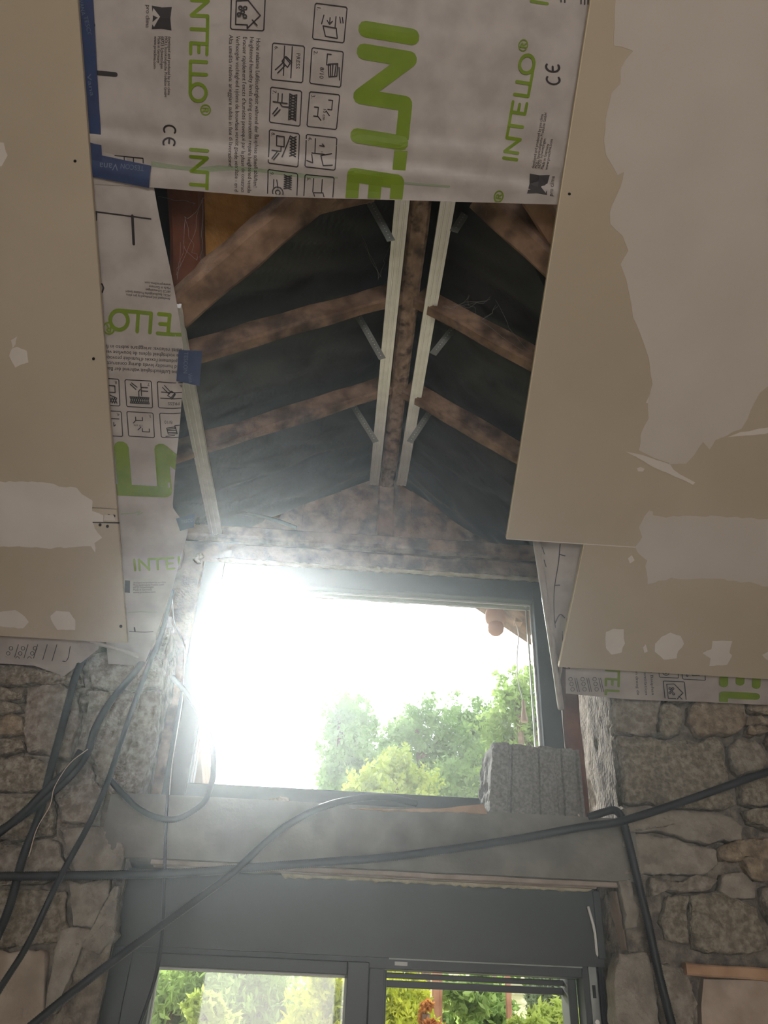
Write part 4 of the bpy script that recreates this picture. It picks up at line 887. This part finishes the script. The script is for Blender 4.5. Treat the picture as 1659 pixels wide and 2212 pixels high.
run('conduit', [(190, 1400, 2.25), (165, 1455, 2.245), (150, 1510, 2.24), (130, 1585, 2.23), (110, 1660, 2.225), (85, 1760, 2.22), (50, 1850, 2.215), (20, 1960, 2.20), (-30, 2080, 2.18), (-110, 2300, 2.18), (-190, 2700, 2.2)], .0108, 'black conduit hanging from the pointed membrane end over the stones')
run('conduit', [(372, 1275, 2.26), (352, 1360, 2.25), (322, 1435, 2.21), (290, 1520, 2.19), (262, 1600, 2.17), (232, 1690, 2.15), (195, 1775, 2.14), (130, 1895, 2.12), (60, 2040, 2.10), (-40, 2210, 2.06), (-200, 2600, 2.0)], .0078, 'long straight black conduit slanting down from the foot of the narrow strip')
run('conduit', [(175, 1622, 2.19), (150, 1660, 2.185), (100, 1706, 2.175), (40, 1765, 2.16), (-50, 1830, 2.14), (-320, 1980, 2.15), (-720, 2120, 2.22)], .0105, 'short black conduit in the tied bundle below the pointed membrane end')
run('conduit', [(372, 1462, 2.44), (405, 1500, 2.43), (437, 1552, 2.42), (458, 1610, 2.41), (461, 1668, 2.37), (452, 1708, 2.31), (436, 1738, 2.278), (385, 1768, 2.27), (335, 1765, 2.25), (288, 1738, 2.21), (238, 1684, 2.17)], .0085, 'black conduit looping down in front of the upper window edge')
run('cable', [(362, 1705, 2.285), (358, 1800, 2.275), (355, 1900, 2.27), (351, 2010, 2.29), (336, 2110, 2.33), (295, 2235, 2.33)], .0050, 'thin black tube tracing a conduit shadow down lintel and shutter box', ridged=False, group='thin cables', cat='cable')  # dark tube put where a conduit's thin shadow falls
run('wire', [(372, 1290, 2.47), (377, 1345, 2.47), (396, 1390, 2.46), (399, 1430, 2.46), (396, 1475, 2.455), (393, 1520, 2.45), (383, 1580, 2.44), (372, 1650, 2.41), (365, 1725, 2.31)], .0018, 'thin white wire hanging beside the upper window frame and jamb post', 'wire_white', False, 'thin cables', 'wire')
run('cable', [(1270, 1958, 2.398), (1278, 1985, 2.398), (1285, 2015, 2.398), (1288, 2045, 2.402), (1291, 2075, 2.412)], .0042, 'short white cable stub at the end of the shutter box', 'wire_white', False, 'thin cables', 'cable')
run('wire', [(190, 1618, 2.17), (150, 1650, 2.165), (118, 1700, 2.15), (108, 1740, 2.14), (80, 1790, 2.13), (62, 1850, 2.12)], .0012, 'thin tie wire trailing from the tied conduit bundle', 'cord', False, 'thin cables', 'wire')
run('conduit', [(425, 1130, 2.46), (440, 1100, 2.50), (480, 1078, 2.53), (560, 1058, 2.55), (650, 1032, 2.56), (760, 1002, 2.56)], .0085, 'dusty conduit lying along the gable boards above the header beam')
run('conduit', [(428, 1130, 2.46), (470, 1108, 2.50), (520, 1108, 2.52), (590, 1122, 2.53), (640, 1140, 2.53)], .0080, 'second dusty conduit curving along the foot of the gable boards')
# bent metal offcut and pink scrap at the left jamb
tag(slab('metal_offcut', [onY(q, 2.34) for q in ((358, 1332), (370, 1332), (369, 1345), (375, 1355), (374, 1363), (352, 1362))], V((0, .02, 0)), 'zinc'), 'bent galvanised offcut below the narrow membrane strip', 'metal')
tag(slab('insulation_scrap', [onY(q, 2.36) for q in ((352, 1364), (362, 1364), (362, 1395), (356, 1414), (344, 1412), (340, 1398))], V((0, .03, 0)), 'plaster_pink'), 'pinkish brick scrap under the bent galvanised offcut', 'rubble')

# cobwebs
def cobweb(strands, label):
    mb = MB()
    for pts in strands: tube('x', pts, .00032, 'cobweb', mb=mb, sides=4, step=.02)
    return tag(mb.build('cobweb', 'cobweb'), label, 'cobweb')
rc = random.Random(3)
def web(px_list, y, n, spread, label):
    st = []
    for i in range(n):
        a, b = rc.sample(px_list, 2); q = lambda t: (a[0] + (b[0] - a[0]) * t + rc.uniform(-6, 6), a[1] + (b[1] - a[1]) * t + spread * 2 * t * (1 - t) + rc.uniform(-6, 6))
        st.append([onY(q(t / 6), y + rc.uniform(-.02, .02)) for t in range(7)])
    cobweb(st, label)
web([(345, 420), (400, 470), (440, 430), (430, 560), (380, 600), (460, 580), (395, 520)], 1.20, 10, 22, 'dusty cobweb strands across the reddish main rafter')
web([(700, 480), (790, 460), (840, 520), (690, 560), (820, 600), (760, 440), (840, 450)], 1.40, 9, 25, 'thin cobweb under the black underlay, shaded side of the ridge')
web([(960, 580), (1010, 640), (1060, 640), (1100, 620), (1040, 690), (1150, 760), (960, 660)], 1.50, 9, 25, 'thin cobweb strands between bright ridge rail and thicker rafter')

# ================================================================== OUTSIDE
mb = MB()
def gz(y): return -.15 if y < 8 else -.15 + 4.2 * min(1, (y - 8) / 28) ** 1.2
mb.grid(lambda u, v: V((-45 + 90 * u, 2.75 + 60 * v ** 1.6, gz(2.75 + 60 * v ** 1.6) + .12 * noise.noise(V((u * 40, v * 40, 0))))), 40, 40)
tag(mb.build('meadow', 'meadow', None, True), 'yellow green meadow rising behind the garden', 'meadow', kind='structure')
tag(box('terrace', (-4, 2.72, -.25), (5, 4.6, -.06), 'floor_concrete'), 'pale concrete terrace outside the lower window', 'terrace', kind='structure')
def foliage(blobs, n, size, seed, aspect=.55, droop=0.0, per=26, spread=.20):
    """leaves in small sprays, the sprays spread unevenly over the crown so that sky shows between them"""
    r = random.Random(seed); v = []; f = []; tot = sum(b[1] ** 2 for b in blobs); g = lambda: V((r.gauss(0, 1), r.gauss(0, 1), r.gauss(0, 1)))
    for c, R in blobs:
        for i in range(max(1, int(n * R * R / tot / per))):
            d = g().normalized(); c2 = c + d * R * (r.random() ** .45) * (1 + .45 * noise.noise(d * 2.4 + V((seed, R, 0)))); ax = g(); ax.z -= droop; ax.normalize()
            for j in range(per):
                p = c2 + ax * r.uniform(-1, 1) * R * spread * 1.5 + g() * R * spread * .45; a = (g() + ax * .8).normalized(); b = a.cross(g()).normalized()
                s = size * r.uniform(.6, 1.25); k = len(v); v += [p - a * s * .5, p + b * s * aspect * .5, p + a * s * .5, p - b * s * aspect * .5]; f.append([k, k + 1, k + 2, k + 3])
    return v, f
def plant(name, px_blobs, y, m, n, size, seed, label, cat, group=None, aspect=.55, droop=0, bark='bark', trunk_r=.05):
    bl = []
    for a, b, r in px_blobs:
        c = onY((a, b), y + random.Random(seed + a).uniform(-.06, .06) * y); dist = (c - EYE).dot(fwd); bl.append((c, r / FPX * dist))
    cx = sum(c.x for c, _ in bl) / len(bl); root = empty(name, (cx, y, gz(y) - .05)); tag(root, label, cat, group)
    v, f = foliage(bl, n, size, seed, aspect, droop); fo = obj('foliage', v, f, m, root); fo['kind'] = 'stuff'
    base = V((cx, y, gz(y) - .1))
    top = sum((c for c, _ in bl), V()) / len(bl)
    mb = MB(); tube('x', [base, base.lerp(top, .5) + V((.05, 0, 0)), top], trunk_r, bark, mb=mb, sides=7, step=.3); mb.build('trunk', bark, root)
    mb = MB()
    for c, R in bl: 
        b0 = base.lerp(top, .55); tube('x', [b0, b0.lerp(c, .5) + V((0, 0, .1 * R)), c], trunk_r * .45, bark, mb=mb, sides=5, step=.3)
    mb.build('branch', bark, root)
G = 'trees behind the garden'
plant('tree', [(735, 1535, 42), (745, 1600, 58), (770, 1560, 50), (725, 1670, 50), (780, 1650, 70), (740, 1740, 70)], 14, 'leaf_far', 11000, .115, 1, 'dark green tree at the edge of the group facing open sky', 'tree', G, trunk_r=.12)
plant('tree', [(900, 1560, 45), (860, 1600, 55), (940, 1600, 70), (900, 1680, 85), (960, 1720, 80)], 15, 'leaf_far', 11000, .115, 2, 'green tree in the middle of the group, behind the lime bush', 'tree', G, trunk_r=.12)
plant('tree', [(1010, 1555, 50), (1050, 1590, 70), (1020, 1660, 80), (1075, 1700, 90)], 16, 'leaf_far', 11000, .115, 3, 'green tree above the concrete block, seen through the upper pane', 'tree', G, trunk_r=.12)
plant('tree', [(1115, 1505, 55), (1160, 1520, 70), (1110, 1590, 75), (1185, 1620, 100), (1130, 1700, 90)], 13, 'leaf_mid', 11000, .11, 4, 'tallest leafy tree, beside the hanging cord', 'tree', G, trunk_r=.12)
plant('tree', [(860, 1660, 45), (815, 1705, 55), (890, 1715, 60), (770, 1730, 40)], 10, 'leaf_lime', 9000, .075, 5, 'lime green bushy tree in front of the darker trees', 'tree', G, trunk_r=.08)
for k, (x, y, R, m_) in enumerate(((-13, 24, 1.5, 'leaf_lime'), (-8, 26, 1.6, 'leaf_mid'), (-3.2, 24, 1.4, 'leaf_lime'), (1.5, 27, 1.5, 'leaf_yellow'), (6.5, 25, 1.6, 'leaf_mid'), (12, 26, 1.6, 'leaf_lime'))):
    c = V((x, y, gz(y) + R * .7)); root = empty('hedge_bush', (x, y, gz(y))); tag(root, 'large round bush in the distant hedge across the meadow', 'bush', 'distant hedge bushes')
    v, f = foliage([(c, R), (c + V((R * .7, 0, -.4)), R * .7), (c + V((-R * .7, .3, -.3)), R * .75)], 3500, .28, 60 + k); fo = obj('foliage', v, f, m_, root); fo['kind'] = 'stuff'
GB = 'garden shrubs outside the lower window'
plant('shrub', [(370, 2150, 70), (420, 2120, 60), (340, 2230, 90), (450, 2220, 90)], 6.2, 'leaf_mid', 9000, .075, 11, 'feathery green shrub behind the dusty pane, farthest from the conifers', 'shrub', GB, .3, .5)
plant('shrub', [(520, 2130, 70), (590, 2160, 80), (500, 2230, 90), (610, 2240, 90)], 6.8, 'leaf_mid', 9000, .075, 12, 'feathery green shrub behind the middle of the dusty pane', 'shrub', GB, .3, .5)
plant('shrub', [(440, 2190, 45), (470, 2250, 60)], 5.2, 'leaf_lime', 2600, .06, 13, 'low pale shrub in front of the feathery green shrubs', 'shrub', GB, .4)
plant('conifer', [(705, 2140, 52), (680, 2210, 70), (730, 2230, 70), (650, 2260, 60)], 5.6, 'leaf_yellow', 9000, .05, 14, 'yellow green conifer behind the dusty pane beside the meeting stile', 'conifer', GB, .35)
plant('conifer', [(865, 2120, 48), (850, 2180, 62), (895, 2190, 50), (870, 2250, 80)], 5.0, 'leaf_yellow', 9000, .045, 15, 'bright yellow green conifer seen through the open leaf', 'conifer', GB, .35)
plant('shrub', [(920, 2190, 22), (930, 2225, 30), (905, 2240, 25)], 4.9, 'leaf_red', 1200, .04, 16, 'small red tipped shrub at the foot of the bright conifer', 'shrub', GB)
plant('shrub', [(1010, 2150, 55), (1060, 2190, 62), (990, 2210, 60), (1040, 2250, 80)], 5.8, 'leaf_mid', 9000, .062, 17, 'broad leaved green shrub between the two rusty posts', 'shrub', GB, .5)
plant('conifer', [(1190, 2130, 42), (1230, 2150, 50), (1160, 2160, 30)], 7.0, 'leaf_blue', 5000, .07, 18, 'grey blue conifer branch near the strike plate side of the open leaf', 'conifer', GB, .2, 1.0)
plant('shrub', [(1190, 2215, 45), (1140, 2240, 45), (1230, 2230, 50)], 5.4, 'leaf_lime', 6000, .06, 19, 'fresh green low shrub below the grey blue conifer', 'shrub', GB, .3)
for k, (a, w_, lb) in enumerate(((941, .022, 'thicker rusty post beside the bright conifer'), (952, .010, 'thin rusty rod next to the thicker post'), (1097, .016, 'rusty post behind the broad leaved shrub'))):
    p = onY((a, 2125), 5.4); b = V((p.x, 5.4, -.2)); t_ = V((p.x, 5.4, 2.3)); 
    tag(timber('garden_post', b, t_, w_ * 2, w_ * 2, (0, 1, 0), 'rust', seed=90 + k, seg=10, rough=.003), lb, 'post', 'rusty garden posts')

# hanging rounded ornament (no light source) and pull cord under the dormer overhang
def lathe(name, prof, c, m, parent=None, n=20, tilt=None):
    v = []; f = []
    for r_, z in prof:
        for k in range(n): v.append(V((r_ * math.cos(2 * math.pi * k / n), r_ * math.sin(2 * math.pi * k / n), z)))
    for j in range(len(prof) - 1):
        for k in range(n): f.append([j * n + k, j * n + (k + 1) % n, (j + 1) * n + (k + 1) % n, (j + 1) * n + k])
    f.append(list(range(n))[::-1]); f.append([(len(prof) - 1) * n + k for k in range(n)])
    if tilt: v = [tilt @ q for q in v]
    return obj(name, [q + c for q in v], f, m, parent, True)
lc = onY((1070, 1340), 2.90); ornament = empty('hanging_ornament', lc); tag(ornament, 'pinkish rounded ornament hanging under the dormer overhang outside the upper window', 'ornament')
lathe('dome', [(.006, .062), (.022, .060), (.036, .045), (.043, .022), (.042, .002), (.036, -.010), (.030, -.016)], lc, 'terracotta', ornament)
lathe('globe', [(.012, -.008), (.029, -.016), (.034, -.034), (.030, -.052), (.018, -.064), (.006, -.068)], lc, 'terracotta', ornament)
tube('arm', [lc + V((0, 0, .055)), lc + V((.03, .0, .062)), lc + V((.07, .02, .052)), lc + V((.105, .03, .055))], .010, 'terracotta', ornament)
box('bracket', (lc.x + .085, lc.y + .0, lc.z + .0), (lc.x + .15, lc.y + .05, lc.z + .085), 'pale_wood', ornament, .004)
cd = empty('pull_cord', onY((1135, 1545), 2.90)); tag(cd, 'thin cord with a frayed tassel hanging outside the upper pane', 'cord')
tube('string', [onY(q, 2.90) for q in ((1112, 1340), (1120, 1370), (1117, 1420), (1119, 1470), (1130, 1515))], .0018, 'wire_white', cd)
c = onY((1130, 1512), 2.90)
lathe('tassel', [(.004, .0), (.008, -.012), (.007, -.03), (.011, -.06), (.015, -.085), (.012, -.088)], c, 'cord', cd, 10)
tag(slab('outer_board', [onY(q, 2.72) for q in ((405, 1600), (428, 1560), (440, 1720), (400, 1720))], V((0, .3, 0)), 'pale_wood'), 'pale outside jamb board seen through the upper pane behind the looped conduit', 'board')

# ================================================================== ADDED GLARE HAZE
HZ = 0.020  # scattering volume put in to imitate lens flare, not real dust
hm = bpy.data.materials.new('glare_air'); hm.use_nodes = True; t = hm.node_tree; t.nodes.clear()
o_ = t.nodes.new('ShaderNodeOutputMaterial'); vsn = t.nodes.new('ShaderNodeVolumeScatter'); vsn.inputs['Color'].default_value = (.82, .92, 1, 1); vsn.inputs['Density'].default_value = HZ; vsn.inputs['Anisotropy'].default_value = .885
t.links.new(vsn.outputs[0], o_.inputs['Volume']); MATS['glare_air'] = hm
if HZ > 0:
    yz = [(-2.6, .03), (2.27, .03), (2.27, 2.32), (2.10, ZS(2.10) - .03), (.30, ZS(.30) - .03), (-.30, 4.0), (-2.6, 4.0)]
    hz = slab('glare_haze', [V((-2.45, a, b)) for a, b in yz], V((5.1, 0, 0)), 'glare_air'); tag(hz, 'added thin haze volume imitating lens glare round the upper window', 'haze', kind='stuff')
